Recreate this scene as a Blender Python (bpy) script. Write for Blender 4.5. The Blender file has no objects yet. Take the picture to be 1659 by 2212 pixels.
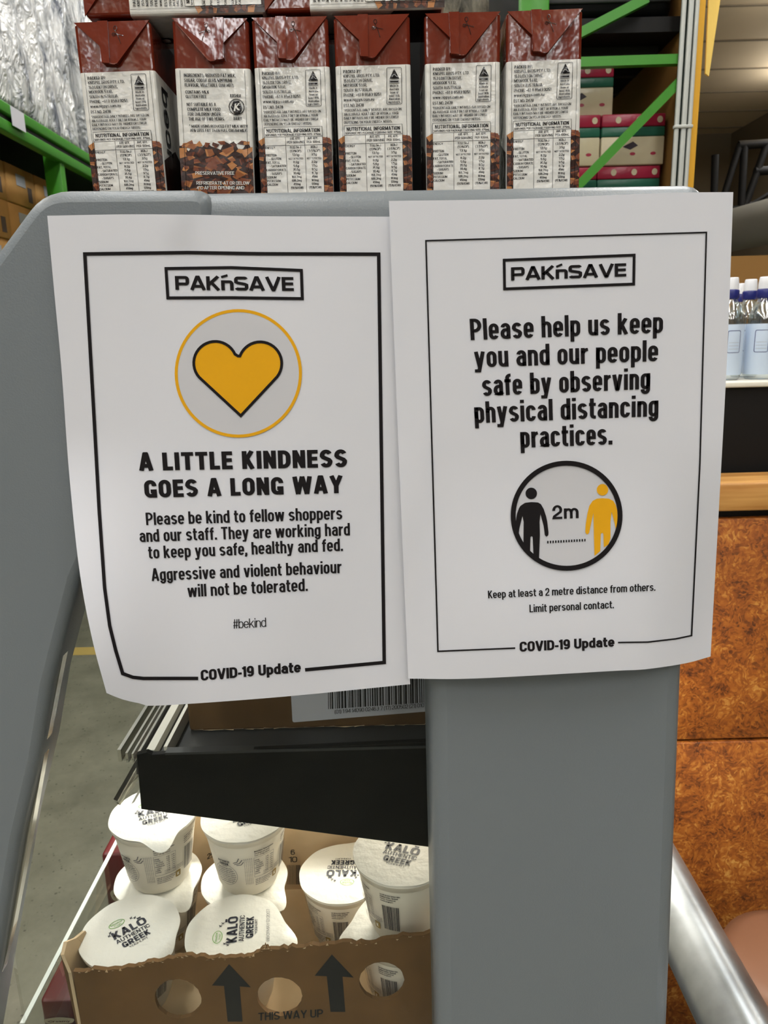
import bpy, bmesh, math, random
from mathutils import Vector, Matrix, noise
random.seed(7)
C = bpy.context.scene.collection
SC = bpy.context.scene

# ------------------------------------------------------------------ camera
F = 1600.0                                   # focal length in pixels of the 1659x2212 frame
PITCH, ROLL = math.radians(13.5), math.radians(1.5)
EYE = Vector((0, 0, 1.35))
fw = Vector((0, math.cos(PITCH), -math.sin(PITCH)))
r0 = Vector((1, 0, 0)); u0 = Vector((0, math.sin(PITCH), math.cos(PITCH)))
rt = r0*math.cos(ROLL) - u0*math.sin(ROLL); up = u0*math.cos(ROLL) + r0*math.sin(ROLL)
cd = bpy.data.cameras.new('camera'); cam = bpy.data.objects.new('camera', cd); C.objects.link(cam)
cd.sensor_width = 36; cd.lens = F/2212*36; cd.clip_start = .02; cd.clip_end = 100
cd.dof.use_dof = True; cd.dof.focus_distance = .50; cd.dof.aperture_fstop = 28
M3 = Matrix((rt, up, -fw)).transposed()
cam.matrix_world = Matrix.Translation(EYE) @ M3.to_4x4()
SC.camera = cam

def W(px, py, x=None, y=None, z=None):
    """the point of the place seen at photo pixel (px, py) on the given plane"""
    d = (px-829.5)/F*rt - (py-1106)/F*up + fw
    t = y/d.y if y is not None else ((z-1.35)/d.z if z is not None else x/d.x)
    return EYE + d*t

# ------------------------------------------------------------------ exposure, world, lamps
vs = SC.view_settings
SC.display_settings.display_device = 'sRGB'
vs.view_transform = 'Standard'; vs.look = 'None'; vs.gamma = 1; vs.use_curve_mapping = False
vs.exposure = -.46
wd = bpy.data.worlds.new('world'); SC.world = wd; wd.use_nodes = True
wd.node_tree.nodes['Background'].inputs[0].default_value = (.86, .87, .90, 1)
wd.node_tree.nodes['Background'].inputs[1].default_value = .16

def area(name, loc, sx, sy, power, color=(1, 1, 1), aim=None):
    l = bpy.data.lights.new(name, 'AREA'); l.shape = 'RECTANGLE'; l.size = sx; l.size_y = sy
    l.energy = power; l.color = color
    o = bpy.data.objects.new(name, l); C.objects.link(o); o.location = loc
    if aim is not None:
        o.rotation_euler = (Vector(aim)-Vector(loc)).to_track_quat('-Z', 'Y').to_euler()
    return o
LAMP_Z = 4.5
LAMPS = [(x, y) for x in (-3.4, -.9, 1.7) for y in (-10.6, -7.0, -3.4, -.4, 2.6, 5.6, 8.6)] + [(4.9, 5.4), (5.1, 8.3), (6.3, 11.2)]  # rearmost rows and off-grid lamps added unseen, for carton glare and ceiling brightness
LAMPS = [p for p in LAMPS if p not in ((-.9, 8.6), (1.7, 8.6))]
for (x, y) in LAMPS:
    area('ceiling_lamp_light', (x, y, LAMP_Z-.09), .22, 2.2, 60, (.94, .975, 1), (x, y+1e-4, 0))
    area('ceiling_fill', (x, y, LAMP_Z+.06), .2, 2.0, 60 if x > 4 else 45, (1, .975, .96), (x, y+1e-4, 9))  # fill added above each lamp to brighten the ceiling
area('shelf_lamp_light', (.02, 1.0, .985), .05, .75, 33, (1, .94, .83), (-.03, 1.0, .7))

# ------------------------------------------------------------------ helpers
def lin(c):
    return tuple(((v/255+.055)/1.055)**2.4 if v > 10 else v/255/12.92 for v in c) + (1,)
MATS = {}
def mat(name, col, rough=.5, metal=0, spec=.5, bump=0, bscale=200, trans=0, ior=1.45, alpha=1, var=0, vscale=8, bdist=.001):
    m = bpy.data.materials.new(name); m.use_nodes = True; MATS[name] = m
    nt = m.node_tree; b = nt.nodes['Principled BSDF']
    b.inputs['Base Color'].default_value = lin(col); b.inputs['Roughness'].default_value = rough
    b.inputs['Metallic'].default_value = metal; b.inputs['Specular IOR Level'].default_value = spec
    b.inputs['Transmission Weight'].default_value = trans; b.inputs['IOR'].default_value = ior
    b.inputs['Alpha'].default_value = alpha
    if bump or var:
        tc = nt.nodes.new('ShaderNodeTexCoord')
    if bump:
        n = nt.nodes.new('ShaderNodeTexNoise'); n.inputs['Scale'].default_value = bscale; n.inputs['Detail'].default_value = 3
        bp = nt.nodes.new('ShaderNodeBump'); bp.inputs['Strength'].default_value = bump; bp.inputs['Distance'].default_value = bdist
        nt.links.new(tc.outputs['Object'], n.inputs['Vector']); nt.links.new(n.outputs['Fac'], bp.inputs['Height'])
        nt.links.new(bp.outputs['Normal'], b.inputs['Normal'])
    if var:
        n = nt.nodes.new('ShaderNodeTexNoise'); n.inputs['Scale'].default_value = vscale; n.inputs['Detail'].default_value = 6
        rp = nt.nodes.new('ShaderNodeValToRGB'); c = lin(col)
        rp.color_ramp.elements[0].position = .3; rp.color_ramp.elements[1].position = .7
        rp.color_ramp.elements[0].color = tuple(v*(1-var) for v in c[:3])+(1,)
        rp.color_ramp.elements[1].color = tuple(min(1, v*(1+var)) for v in c[:3])+(1,)
        nt.links.new(tc.outputs['Object'], n.inputs['Vector']); nt.links.new(n.outputs['Fac'], rp.inputs[0])
        nt.links.new(rp.outputs[0], b.inputs['Base Color'])
    return m
def clear(name, tint=(1, 1, 1), gloss=.08, rough=.02):
    m = bpy.data.materials.new(name); m.use_nodes = True; nt = m.node_tree; nt.nodes.clear(); MATS[name] = m
    o = nt.nodes.new('ShaderNodeOutputMaterial'); t = nt.nodes.new('ShaderNodeBsdfTransparent'); g = nt.nodes.new('ShaderNodeBsdfGlossy')
    mx = nt.nodes.new('ShaderNodeMixShader'); lw = nt.nodes.new('ShaderNodeLayerWeight'); pw = nt.nodes.new('ShaderNodeMath'); pw.operation = 'POWER'; pw.inputs[1].default_value = 4
    ma = nt.nodes.new('ShaderNodeMath'); ma.operation = 'MULTIPLY_ADD'; ma.inputs[1].default_value = .8; ma.inputs[2].default_value = gloss; ma.use_clamp = True
    t.inputs[0].default_value = tint+(1,); g.inputs['Roughness'].default_value = rough
    nt.links.new(lw.outputs['Facing'], pw.inputs[0]); nt.links.new(pw.outputs[0], ma.inputs[0]); nt.links.new(ma.outputs[0], mx.inputs[0])
    nt.links.new(t.outputs[0], mx.inputs[1]); nt.links.new(g.outputs[0], mx.inputs[2]); nt.links.new(mx.outputs[0], o.inputs[0])
    return m
def emit(name, col, strength):
    m = bpy.data.materials.new(name); m.use_nodes = True; nt = m.node_tree; b = nt.nodes['Principled BSDF']
    b.inputs['Base Color'].default_value = lin(col)
    b.inputs['Emission Color'].default_value = lin(col); b.inputs['Emission Strength'].default_value = strength
    return m

class MB:
    def __init__(s): s.v = []; s.f = []; s.m = []; s.s = []; s.mats = []
    def mi(s, m):
        if m not in s.mats: s.mats.append(m)
        return s.mats.index(m)
    def add(s, vs, fs, m, smooth=False, xf=None):
        k = len(s.v); i = s.mi(m)
        s.v += [tuple(xf(Vector(v)) if xf else v) for v in vs]
        for f in fs: s.f.append(tuple(j+k for j in f)); s.m.append(i); s.s.append(smooth)
        return s
    def box(s, a, b, m, bev=0, seg=2, xf=None, smooth=None):
        bm = bmesh.new(); bmesh.ops.create_cube(bm, size=1)
        for v in bm.verts:
            v.co = Vector([(a[i]+b[i])/2 + v.co[i]*(b[i]-a[i]) for i in range(3)])
        if bev: bmesh.ops.bevel(bm, geom=bm.edges[:], offset=bev, segments=seg, profile=.5, affect='EDGES')
        return s.bm(bm, m, bool(bev) if smooth is None else smooth, xf)
    def bm(s, bm, m, smooth=False, xf=None):
        bm.verts.index_update()
        s.add([v.co.copy() for v in bm.verts], [[v.index for v in f.verts] for f in bm.faces], m, smooth, xf); bm.free(); return s
    def tube(s, pts, r, m, n=12, caps=True):
        rings = []; V = []; Fs = []
        pts = [Vector(p) for p in pts]
        for i, p in enumerate(pts):
            d = (pts[min(i+1, len(pts)-1)]-pts[max(i-1, 0)]).normalized()
            a = d.orthogonal().normalized() if i == 0 else (a - d*a.dot(d)).normalized()
            b = d.cross(a); rr = r[i] if isinstance(r, (list, tuple)) else r
            V += [p+(a*math.cos(t)+b*math.sin(t))*rr for t in [2*math.pi*k/n for k in range(n)]]
        for i in range(len(pts)-1):
            for k in range(n): Fs.append((i*n+k, i*n+(k+1) % n, (i+1)*n+(k+1) % n, (i+1)*n+k))
        s.add(V, Fs, m, True)
        if caps: s.add(V[:n], [tuple(range(n))[::-1]], m); s.add(V[-n:], [tuple(range(n))], m)
        return s
    def lathe(s, prof, m, n=48, xf=None, smooth=True):
        V = []; Fs = []
        for (r, z) in prof: V += [(r*math.cos(2*math.pi*k/n), r*math.sin(2*math.pi*k/n), z) for k in range(n)]
        for i in range(len(prof)-1):
            for k in range(n): Fs.append((i*n+k, i*n+(k+1) % n, (i+1)*n+(k+1) % n, (i+1)*n+k))
        return s.add(V, Fs, m, smooth, xf)
    def build(s, name, parent=None, loc=None):
        me = bpy.data.meshes.new(name); me.from_pydata(s.v, [], s.f); me.update()
        for m in s.mats: me.materials.append(m)
        me.polygons.foreach_set('material_index', s.m); me.polygons.foreach_set('use_smooth', s.s)
        o = bpy.data.objects.new(name, me); C.objects.link(o)
        if parent: o.parent = parent
        if loc is not None: o.location = loc
        return o
def tag(o, label=None, cat=None, group=None, kind=None):
    if label: o['label'] = label
    if cat: o['category'] = cat
    if group: o['group'] = group
    if kind: o['kind'] = kind
    return o
def thing(name, loc, label, cat, group=None):
    o = bpy.data.objects.new(name, None); C.objects.link(o); o.location = loc; o.empty_display_size = .02
    return tag(o, label, cat, group)
def copy_tree(o, parent=None):
    c = o.copy(); C.objects.link(c)
    if parent is not None: c.parent = parent
    for ch in list(o.children): copy_tree(ch, c)
    return c

# flat shapes: lettering and outlines as triangles
_tc = {}
def text2d(body, bold=0.0, res=2):
    k = (body, bold, res)
    if k not in _tc:
        c = bpy.data.curves.new('t', 'FONT'); c.body = body; c.size = 1/.682; c.offset = bold; c.resolution_u = res
        o = bpy.data.objects.new('t', c); me = bpy.data.meshes.new_from_object(o)
        vs = [(v.co.x, v.co.y) for v in me.vertices]; fs = [tuple(p.vertices) for p in me.polygons]
        x0 = min(v[0] for v in vs); x1 = max(v[0] for v in vs)
        _tc[k] = ([((x-x0)/(x1-x0), y) for x, y in vs], fs)
        bpy.data.objects.remove(o); bpy.data.curves.remove(c); bpy.data.meshes.remove(me)
    return _tc[k]
def text_on(mb, mp, body, x0, x1, y0, y1, cap, m, bold=0, res=2, wide=0, slope=None):
    """lettering from (x0,y0) to (x1,y1) along its baseline (y grows downward); wide thickens the stems sideways"""
    vs, fs = text2d(body, bold, res)
    if slope is None: slope = 0
    for d in ((-wide, wide) if wide else (0,)):
        P = []
        for s, t in vs:
            x = x0+(x1-x0)*s + d; y = y0+(y1-y0)*s
            P.append(mp(x+(slope(x) if callable(slope) else slope)*t*cap, y-t*cap))
        mb.add(P, [f[::-1] for f in fs], m)
def fill2d(outer, holes=(), extrude=0, bevel=0):
    c = bpy.data.curves.new('c', 'CURVE'); c.dimensions = '2D'; c.fill_mode = 'BOTH'; c.extrude = extrude
    if bevel: c.bevel_depth = bevel; c.bevel_resolution = 2; c.offset = -bevel
    for ring in [outer]+list(holes):
        sp = c.splines.new('POLY'); sp.points.add(len(ring)-1)
        for p, q in zip(sp.points, ring): p.co = (q[0], q[1], 0, 1)
        sp.use_cyclic_u = True
    o = bpy.data.objects.new('c', c); me = bpy.data.meshes.new_from_object(o)
    vs = [v.co.copy() for v in me.vertices]; fs = [tuple(p.vertices) for p in me.polygons]
    bpy.data.objects.remove(o); bpy.data.curves.remove(c); bpy.data.meshes.remove(me)
    return vs, fs
def slab(mb, pts, y0, y1, m, holes=(), bevel=0, smooth=False):
    """upright plate: outline in (x, z), from y0 to y1"""
    h = (y1-y0)/2
    vs, fs = fill2d(pts, holes, h-bevel, bevel)
    return mb.add([(v.x, (y0+y1)/2 - v.z, v.y) for v in vs], fs, m, smooth)
def circ(cx, cy, rx, ry=None, n=48, a0=0, a1=2*math.pi):
    ry = ry or rx
    return [(cx+rx*math.cos(a0+(a1-a0)*k/n), cy+ry*math.sin(a0+(a1-a0)*k/n)) for k in range(n)]
def stroke(mb, mp, pts, w, m, closed=False, sub=1):
    """mitred line of constant width through pts"""
    P = [Vector(p) for p in pts]
    P = [p for i, p in enumerate(P) if i == 0 or (p-P[i-1]).length > w*.02]
    if closed and (P[0]-P[-1]).length < w*.02: P.pop()
    if sub > 1:
        Q = []
        for i in range(len(P)-(0 if closed else 1)):
            a, b = P[i], P[(i+1) % len(P)]; Q += [a+(b-a)*k/sub for k in range(sub)]
        if not closed: Q.append(P[-1])
        P = Q
    n = len(P); V = []
    for i in range(n):
        a = P[i-1] if (closed or i > 0) else None; b = P[(i+1) % n] if (closed or i < n-1) else None
        d1 = (P[i]-a).normalized() if a is not None else None; d2 = (b-P[i]).normalized() if b is not None else None
        if d1 is None: d1 = d2
        if d2 is None: d2 = d1
        t = d1+d2; t = t.normalized() if t.length > 1e-6 else d1
        nn = Vector((-t.y, t.x)); k = max(.35, nn.dot(Vector((-d1.y, d1.x))))
        V += [mp(*(P[i]+nn*w/2/k)), mp(*(P[i]-nn*w/2/k))]
    fs = [(2*i, 2*i+1, (2*i+3) % (2*n), (2*i+2) % (2*n)) for i in range(n if closed else n-1)]
    mb.add(V, fs, m)
def fan(mb, mp, c, ring, m, rings=5):
    n = len(ring); V = [mp(*c)]; fs = []
    for j in range(1, rings+1):
        V += [mp(c[0]+(p[0]-c[0])*j/rings, c[1]+(p[1]-c[1])*j/rings) for p in ring]
    for k in range(n):
        fs.append((0, 1+k, 1+(k+1) % n))
        for j in range(rings-1):
            a = 1+j*n; fs.append((a+k, a+n+k, a+n+(k+1) % n, a+(k+1) % n))
    mb.add(V, fs, m)
def poly_on(mb, mp, pts, m, holes=()):
    vs, fs = fill2d(pts, holes)
    mb.add([mp(v.x, v.y) for v in vs], fs, m)

# drawn lettering: a narrow grotesque built from strokes of one weight
def arc(cx, cy, rx, ry, a0, a1, n=7):
    return [(cx+rx*math.cos(math.radians(a0+(a1-a0)*k/n)), cy+ry*math.sin(math.radians(a0+(a1-a0)*k/n))) for k in range(n+1)]
GW = dict(zip('abcdeghnopqsuvyxzk', (.46,)*18)); GW.update(m=.72, w=.70, f=.31, t=.32, r=.33, i=0, l=0, j=.2, k=.48, y=.48, v=.48)
GW.update({c: .52 for c in 'BCDEFGHJKLNOPQRSTUZ'}); GW.update(A=.58, V=.58, W=.80, Y=.56, M=.68, I=0, X=.56, E=.44, F=.43, L=.42, T=.50)
GW.update({c: .48 for c in '023456789'}); GW.update({'1': .26, ' ': .16, '.': 0, ',': 0, ':': 0, '-': .26, '(': .2, ')': .2, '%': .7, '*': .24, '+': .4, '/': .4, '^': .3, '#': .46, '\u00b0': .2, '\u0144': .5, '\u014c': .62})
VK = 1.28                                    # level strokes are drawn this much thinner than stems
def glyph(ch, wf, w, rmax, xh=.74):
    a = w/2; av = a/VK; base = GW.get(ch, .5)
    Wd = w if ch in 'Iil.,:' else max(w*1.2, base*wf)
    l, r, c = a, Wd-a, Wd/2; b, t, T = av, xh-av, 1-av; S = []
    rx = max(.01, min((r-l)/2, rmax))
    def top(x0, x1, y, n=7):      # over from x0 to x1
        q = min(rx, abs(x1-x0)/2); q2 = min(q*1.1, rmax); s = 1 if x1 > x0 else -1
        return arc(x0+s*q, y-q2, -s*q, q2, 0, 90, n)+arc(x1-s*q, y-q2, -s*q, q2, 90, 180, n)
    def bot(x0, x1, y, n=7):
        q = min(rx, abs(x1-x0)/2); q2 = min(q*1.1, rmax); s = 1 if x1 > x0 else -1
        return arc(x0+s*q, y+q2, -s*q, -q2, 0, 90, n)+arc(x1-s*q, y+q2, -s*q, -q2, 90, 180, n)
    def ring(y0, y1): return (top(l, r, y1)+bot(r, l, y0), True)
    def ln(*p): S.append((list(p), False))
    def ess(y0, y1):
        m = (y0+y1)/2; h = min(rx*1.1, rmax, (y1-y0)*.25)
        return (top(r, l, y1)[2:]+[(l, m+h*.75), (l+(r-l)*.16, m+h*.33), (c, m), (r-(r-l)*.16, m-h*.33), (r, m-h*.75)]+bot(r, l, y0)[:-2], False)
    if ch == 'o': S.append(ring(b, t))
    elif ch in 'O0': S.append(ring(b, T))
    elif ch == '\u014c': S.append(ring(b, T)); ln((c-.2, 1.16), (c+.2, 1.16))
    elif ch == 'Q': S.append(ring(b, T)); ln((c, .3), (r, 0))
    elif ch == 'n': ln((l, 0), (l, xh)); S.append(([(l, t-.2)]+top(l, r, t)+[(r, 0)], False))
    elif ch == '\u0144': ln((l, 0), (l, xh)); S.append(([(l, t-.2)]+top(l, r, t)+[(r, 0)], False)); ln((c-.14, .84), (c+.16, 1.04))
    elif ch == 'm':
        ln((l, 0), (l, xh))
        for x0, x1 in ((l, c), (c, r)): S.append(([(x0, t-.2)]+top(x0, x1, t)+[(x1, 0)], False))
    elif ch == 'h': ln((l, 0), (l, 1)); S.append(([(l, t-.2)]+top(l, r, t)+[(r, 0)], False))
    elif ch == 'u': ln((r, 0), (r, xh)); S.append(([(l, xh)]+bot(l, r, b)+[(r, b+.2)], False))
    elif ch == 'U': S.append(([(l, 1)]+bot(l, r, b)+[(r, 1)], False))
    elif ch == 'J': S.append(([(l, .3)]+bot(l, r, b)+[(r, 1)], False))
    elif ch == 'r': ln((l, 0), (l, xh)); S.append(([(l, t-.22)]+arc(Wd, t-.22, Wd-l, .22, 180, 90, 6), False))
    elif ch == 'a':
        m = xh*.57; S.append((top(l+.01, r, t)[1:]+[(r, 0)], False))
        S.append(([(r, m), (c+.02, m)]+arc(c, (m+b)/2, c-l, (m-b)/2, 90, 270, 8)+[(c+.04, b)]+arc(r-.1, b+.12, .1, .12, -90, 0, 4), False))
    elif ch == 'e':
        m = xh*.48; S.append(([(l, m), (r, m)]+top(r, l, t)+bot(l, r, b)[:-2], False))
    elif ch == 'c': q = min(rx*1.1, rmax); S.append((top(r, l, t)+bot(l, r, b), False))
    elif ch == 'C': q = min(rx*1.1, rmax); S.append(([(r, T-q-.04)]+top(r, l, T)+bot(l, r, b)+[(r, b+q+.04)], False))
    elif ch == 'G': q = min(rx*1.1, rmax); S.append(([(r, T-q-.02)]+top(r, l, T)+bot(l, r, b)+[(r, .5-a), (c, .5-a)], False)); ln((r, 0), (r, .4))
    elif ch == 's': S.append(ess(b, t))
    elif ch == 'S': S.append(ess(b, T))
    elif ch == 'd': S.append(ring(b, t)); ln((r, 0), (r, 1))
    elif ch == 'b': S.append(ring(b, t)); ln((l, 0), (l, 1))
    elif ch == 'p': S.append(ring(b, t)); ln((l, -.25), (l, xh))
    elif ch == 'q': S.append(ring(b, t)); ln((r, -.25), (r, xh))
    elif ch == 'g': S.append(ring(b, t)); S.append(([(r, xh)]+bot(r, l, -.25+a), False))
    elif ch == 'f': S.append(([(Wd, T)]+arc(c+(Wd-c)*.75, T-.13, c*.55, .13, 90, 180, 5)+[(c-.02, 0)] if 0 else [(Wd, T)]+arc(Wd*.45+.14, T-.13, .14, .13, 90, 180, 5)+[(Wd*.45, 0)], False)); ln((0, t), (Wd, t))
    elif ch == 't': S.append(([(Wd*.42, .95)]+arc(Wd*.42+.12, b+.12, .12, .12, 180, 270, 5)+[(Wd, b)], False)); ln((0, t), (Wd, t))
    elif ch == 'i': ln((l, 0), (l, xh)); ln((l, .86), (l, 1.01))
    elif ch == 'j': ln((r, xh), (r, -.12), (l-a, -.2)); ln((r, .86), (r, 1.01))
    elif ch in 'lI': ln((l, 0), (l, 1))
    elif ch == 'k': ln((l, 0), (l, 1)); ln((l, .27), (r-.02, xh)); ln((l+(r-l)*.35, .42), (r+.01, 0))
    elif ch == 'K': ln((l, 0), (l, 1)); ln((l, .36), (r-.02, 1)); ln((l+(r-l)*.32, .55), (r, 0))
    elif ch in 'vV':
        h = xh if ch == 'v' else 1; ln((a*.9, h), (c-a*.15, a*.2)); ln((Wd-a*.9, h), (c+a*.15, a*.2)); ln((c-a*.8, a*.5), (c+a*.8, a*.5))
    elif ch == 'y': ln((a*.9, xh), (c-.02, .02)); ln((Wd-a*.9, xh), (c-.05, -.16), (c-.16, -.25+a), (c-.26, -.25+a))
    elif ch in 'wW':
        h = xh if ch == 'w' else 1; e = a*.85
        for p, q in ((e, Wd*.27), (c-.0, Wd*.27), (c+.0, Wd*.73), (Wd-e, Wd*.73)): ln((p, h), (q, 0))
    elif ch in 'xX':
        h = xh if ch == 'x' else 1; ln((a, 0), (Wd-a, h)); ln((a, h), (Wd-a, 0))
    elif ch in 'zZ':
        h = xh if ch == 'z' else 1; ln((0, h-a), (Wd, h-a)); ln((0, a), (Wd, a)); ln((a*1.1, a), (Wd-a*1.1, h-a))
    elif ch == 'A': ln((a*.9, 0), (c-a*.15, 1)); ln((Wd-a*.9, 0), (c+a*.15, 1)); ln((c-a*.9, 1-a*.5), (c+a*.9, 1-a*.5)); ln((c*.55, .27), (Wd-c*.55, .27))
    elif ch == 'L': ln((l, 1), (l, b), (Wd, b))
    elif ch == 'T': ln((0, T), (Wd, T)); ln((c, 0), (c, 1))
    elif ch == 'E': ln((Wd, T), (l, T), (l, b), (Wd, b)); ln((l, .51), (Wd-.03, .51))
    elif ch == 'F': ln((Wd, T), (l, T), (l, 0)); ln((l, .5), (Wd-.04, .5))
    elif ch == 'H': ln((l, 0), (l, 1)); ln((r, 0), (r, 1)); ln((l, .51), (r, .51))
    elif ch == 'N': ln((l, 0), (l, 1)); ln((r, 0), (r, 1)); ln((l+.01, 1-a*.3), (r-.01, a*.3))
    elif ch == 'M': ln((l, 0), (l, 1)); ln((r, 0), (r, 1)); ln((l, 1-a*.3), (c, .12)); ln((r, 1-a*.3), (c, .12))
    elif ch == 'D': q = min(rx*1.3, rmax*1.2, r-l); S.append(([(l, b)]+arc(r-q, b+q, q, q, -90, 0, 6)+arc(r-q, T-q, q, q, 0, 90, 6)+[(l, T)], True))
    elif ch in 'PR':
        m = .43; q = min((T-m)/2, r-l, max(rmax, .1)); S.append(([(l, m)]+arc(r-q, m+q, q, q, -90, 0, 6)+arc(r-q, T-q, q, q, 0, 90, 6)+[(l, T)], False)); ln((l, 0), (l, 1))
        if ch == 'R': ln((c, m), (r, 0))
    elif ch == 'B':
        for y0, y1 in ((b, .52), (.52, T)):
            q = min((y1-y0)/2, rmax, r-l); S.append(([(l, y0)]+arc(r-q, y0+q, q, q, -90, 0, 5)+arc(r-q, y1-q, q, q, 0, 90, 5)+[(l, y1)], False))
        ln((l, 0), (l, 1))
    elif ch == 'Y': ln((a*.9, 1), (c, .42)); ln((Wd-a*.9, 1), (c, .42)); ln((c, 0), (c, .48))
    elif ch == '1': ln((r, 0), (r, 1)); ln((0, .80), (r, .86))
    elif ch == '2': S.append(([(l, T-min(rx*1.1, rmax)-.04)]+top(l, r, T)+[(r, .62), (r-.04, .5), (l+.03, .2), (l, b), (Wd, b)], False))
    elif ch == '3': S.append((top(l, r, T)[4:]+[(r, .66), (r-.03, .56), (c-.01, .52), (r-.03, .48), (r, .38)]+bot(r, l, b)[:-3], False))
    elif ch == '4': ln((r-.06, 0), (r-.06, 1)); ln((r-.06, 1-a), (l, .3), (Wd, .3))
    elif ch == '5': S.append(([(Wd-.03, T), (l+.02, T), (l+.01, .5), (c, .6)]+top(l, r, .6)[9:]+bot(r, l, b)[:-3], False))
    elif ch == '6': S.append(ring(b, .60)); S.append(([(l, .3)]+top(l, r, T)[:-2], False))
    elif ch == '9': S.append(ring(.40, T)); S.append(([(r, .7)]+bot(r, l, b)[:-2], False))
    elif ch == '7': ln((0, T), (r, T), (c-.04, 0))
    elif ch == '8': S.append(ring(b, .53)); S.append(ring(.53, T))
    elif ch == '.': ln((l, 0), (l, w))
    elif ch == ',': ln((l, w), (l, 0), (l-.05, -.14))
    elif ch == ':': ln((l, 0), (l, w)); ln((l, xh-w), (l, xh))
    elif ch == '-': ln((0, .36), (Wd, .36))
    elif ch == '(': S.append((arc(Wd+.1, .42, Wd+.1-a, .66, 125, 235, 8), False))
    elif ch == ')': S.append((arc(-.1, .42, Wd+.1-a, .66, 55, -55, 8), False))
    elif ch == '%': S.append((arc(.14*wf+a, .75, .12*wf, .2, 0, 360, 10)[:-1], True)); S.append((arc(Wd-.14*wf-a, .25, .12*wf, .2, 0, 360, 10)[:-1], True)); ln((Wd*.25, 0), (Wd*.75, 1))
    elif ch == '*': ln((c, .65), (c, 1)); ln((0, .75), (Wd, .92)); ln((0, .92), (Wd, .75))
    elif ch == '+': ln((0, .4), (Wd, .4)); ln((c, .2), (c, .6))
    elif ch == '/': ln((0, 0), (Wd, 1))
    elif ch == '^': ln((0, .7), (c, 1), (Wd, .7))
    elif ch == '#': ln((.1, 0), (.18, 1)); ln((Wd-.18, 0), (Wd-.1, 1)); ln((0, .33), (Wd, .33)); ln((.02, .67), (Wd, .67))
    elif ch == '\u00b0': S.append((arc(c, .86, .08, .12, 0, 360, 8)[:-1], True))
    return Wd, S
def gtext(mb, mp, body, x0, x1, y0, y1, cap, m, w=.17, rmax=.24, gap=None, slope=0, xh=.74):
    """strokes filling the baseline from (x0,y0) to (x1,y1) exactly; y grows downward"""
    n = len(body); L = math.hypot(x1-x0, y1-y0)/cap
    g = gap if gap is not None else max(.045, w*.42)
    fixed = sum((w if ch in 'Iil.,:' else 0) for ch in body)+g*(n-1)
    flex = sum(GW.get(ch, .5) for ch in body if ch not in 'Iil.,:')
    wf = max(.3, (L-fixed)/max(.01, flex)); x = 0; out = []
    for ch in body:
        Wd, S = glyph(ch, wf, w, rmax, xh); out.append((x, S)); x += Wd+g
    tot = x-g
    def M(X, Y):
        s = X/tot; px = x0+(x1-x0)*s; py = y0+(y1-y0)*s
        sl = slope(px) if callable(slope) else slope
        return mp(px+sl*Y*cap, py-Y*cap)
    for ox, S in out:
        for pts, cl in S: stroke(mb, lambda a, b, ox=ox: M(a+ox, b/VK), [(p, q*VK) for p, q in pts], w, m, cl)

# ------------------------------------------------------------------ materials
grey = mat('grey_powder_coat', (114, 121, 126), .34, bump=.25, bscale=900, bdist=.0006)
paper = mat('office_paper', (213, 215, 223), .9, spec=.2)
ink = mat('black_ink', (26, 23, 25), .8, spec=.2)
yellow = mat('yellow_ink', (224, 164, 26), .8, spec=.2)
paleg = mat('pale_grey_ink', (197, 198, 204), .85, spec=.2)
choc = mat('chocolate_brown_film', (104, 38, 24), .12, bump=.3, bscale=60, bdist=.002)
cwhite = mat('white_label_film', (218, 217, 212), .14, bump=.5, bscale=95, bdist=.002)
cink = mat('label_ink', (22, 20, 22), .14, bump=.5, bscale=95, bdist=.002)
cgrey = mat('label_grey', (150, 150, 150), .4)
browns = [mat('cocoa_%s' % n, c, .25, bump=.4, bscale=70, bdist=.002) for n, c in
          (('tan', (176, 118, 68)), ('caramel', (140, 84, 46)), ('russet', (112, 58, 34)), ('dark', (74, 36, 22)), ('bitter', (46, 24, 18)))]
black = mat('black_enamel', (4, 5, 5), .45, spec=.12)
dark = mat('dark_steel', (42, 43, 44), .45)
card = mat('brown_cardboard', (106, 79, 49), .85, spec=.2, var=.12, vscale=30)  # outer faces darkened in the colour, for the shade on the tray front
cardin = mat('cardboard_inside', (206, 182, 148), .85, spec=.2, var=.1, vscale=30)
cardink = mat('cardboard_print', (40, 40, 40), .8, spec=.2)
plast = mat('white_plastic_cup', (232, 226, 212), .35, bump=.1, bscale=60)
foil = mat('white_paper_lid', (226, 224, 215), .42, bump=.6, bscale=120, bdist=.0012)
navy = mat('navy_print', (30, 33, 48), .5)
cupink = mat('grey_print', (84, 84, 92), .5)
green = mat('green_print', (110, 165, 70), .5)
gold = mat('gold_print', (150, 124, 62), .5)
glass = clear('clear_glass', (.96, .975, .965), .012)
acry = clear('clear_plastic', (.86, .87, .85), .16, .06)
edgem = mat('polished_edge', (190, 188, 180), .15, 1)
edgew = mat('bright_glass_edge', (225, 232, 226), .2)
whitep = mat('white_strip', (225, 222, 210), .4)
steel = mat('galvanised_steel', (176, 182, 186), .32, .85, var=.35, vscale=14, bump=.1, bscale=40)
maroon = mat('maroon_pack', (92, 24, 28), .3, bump=.3, bscale=60)
rackg = mat('rack_green', (60, 136, 34), .4)
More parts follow.
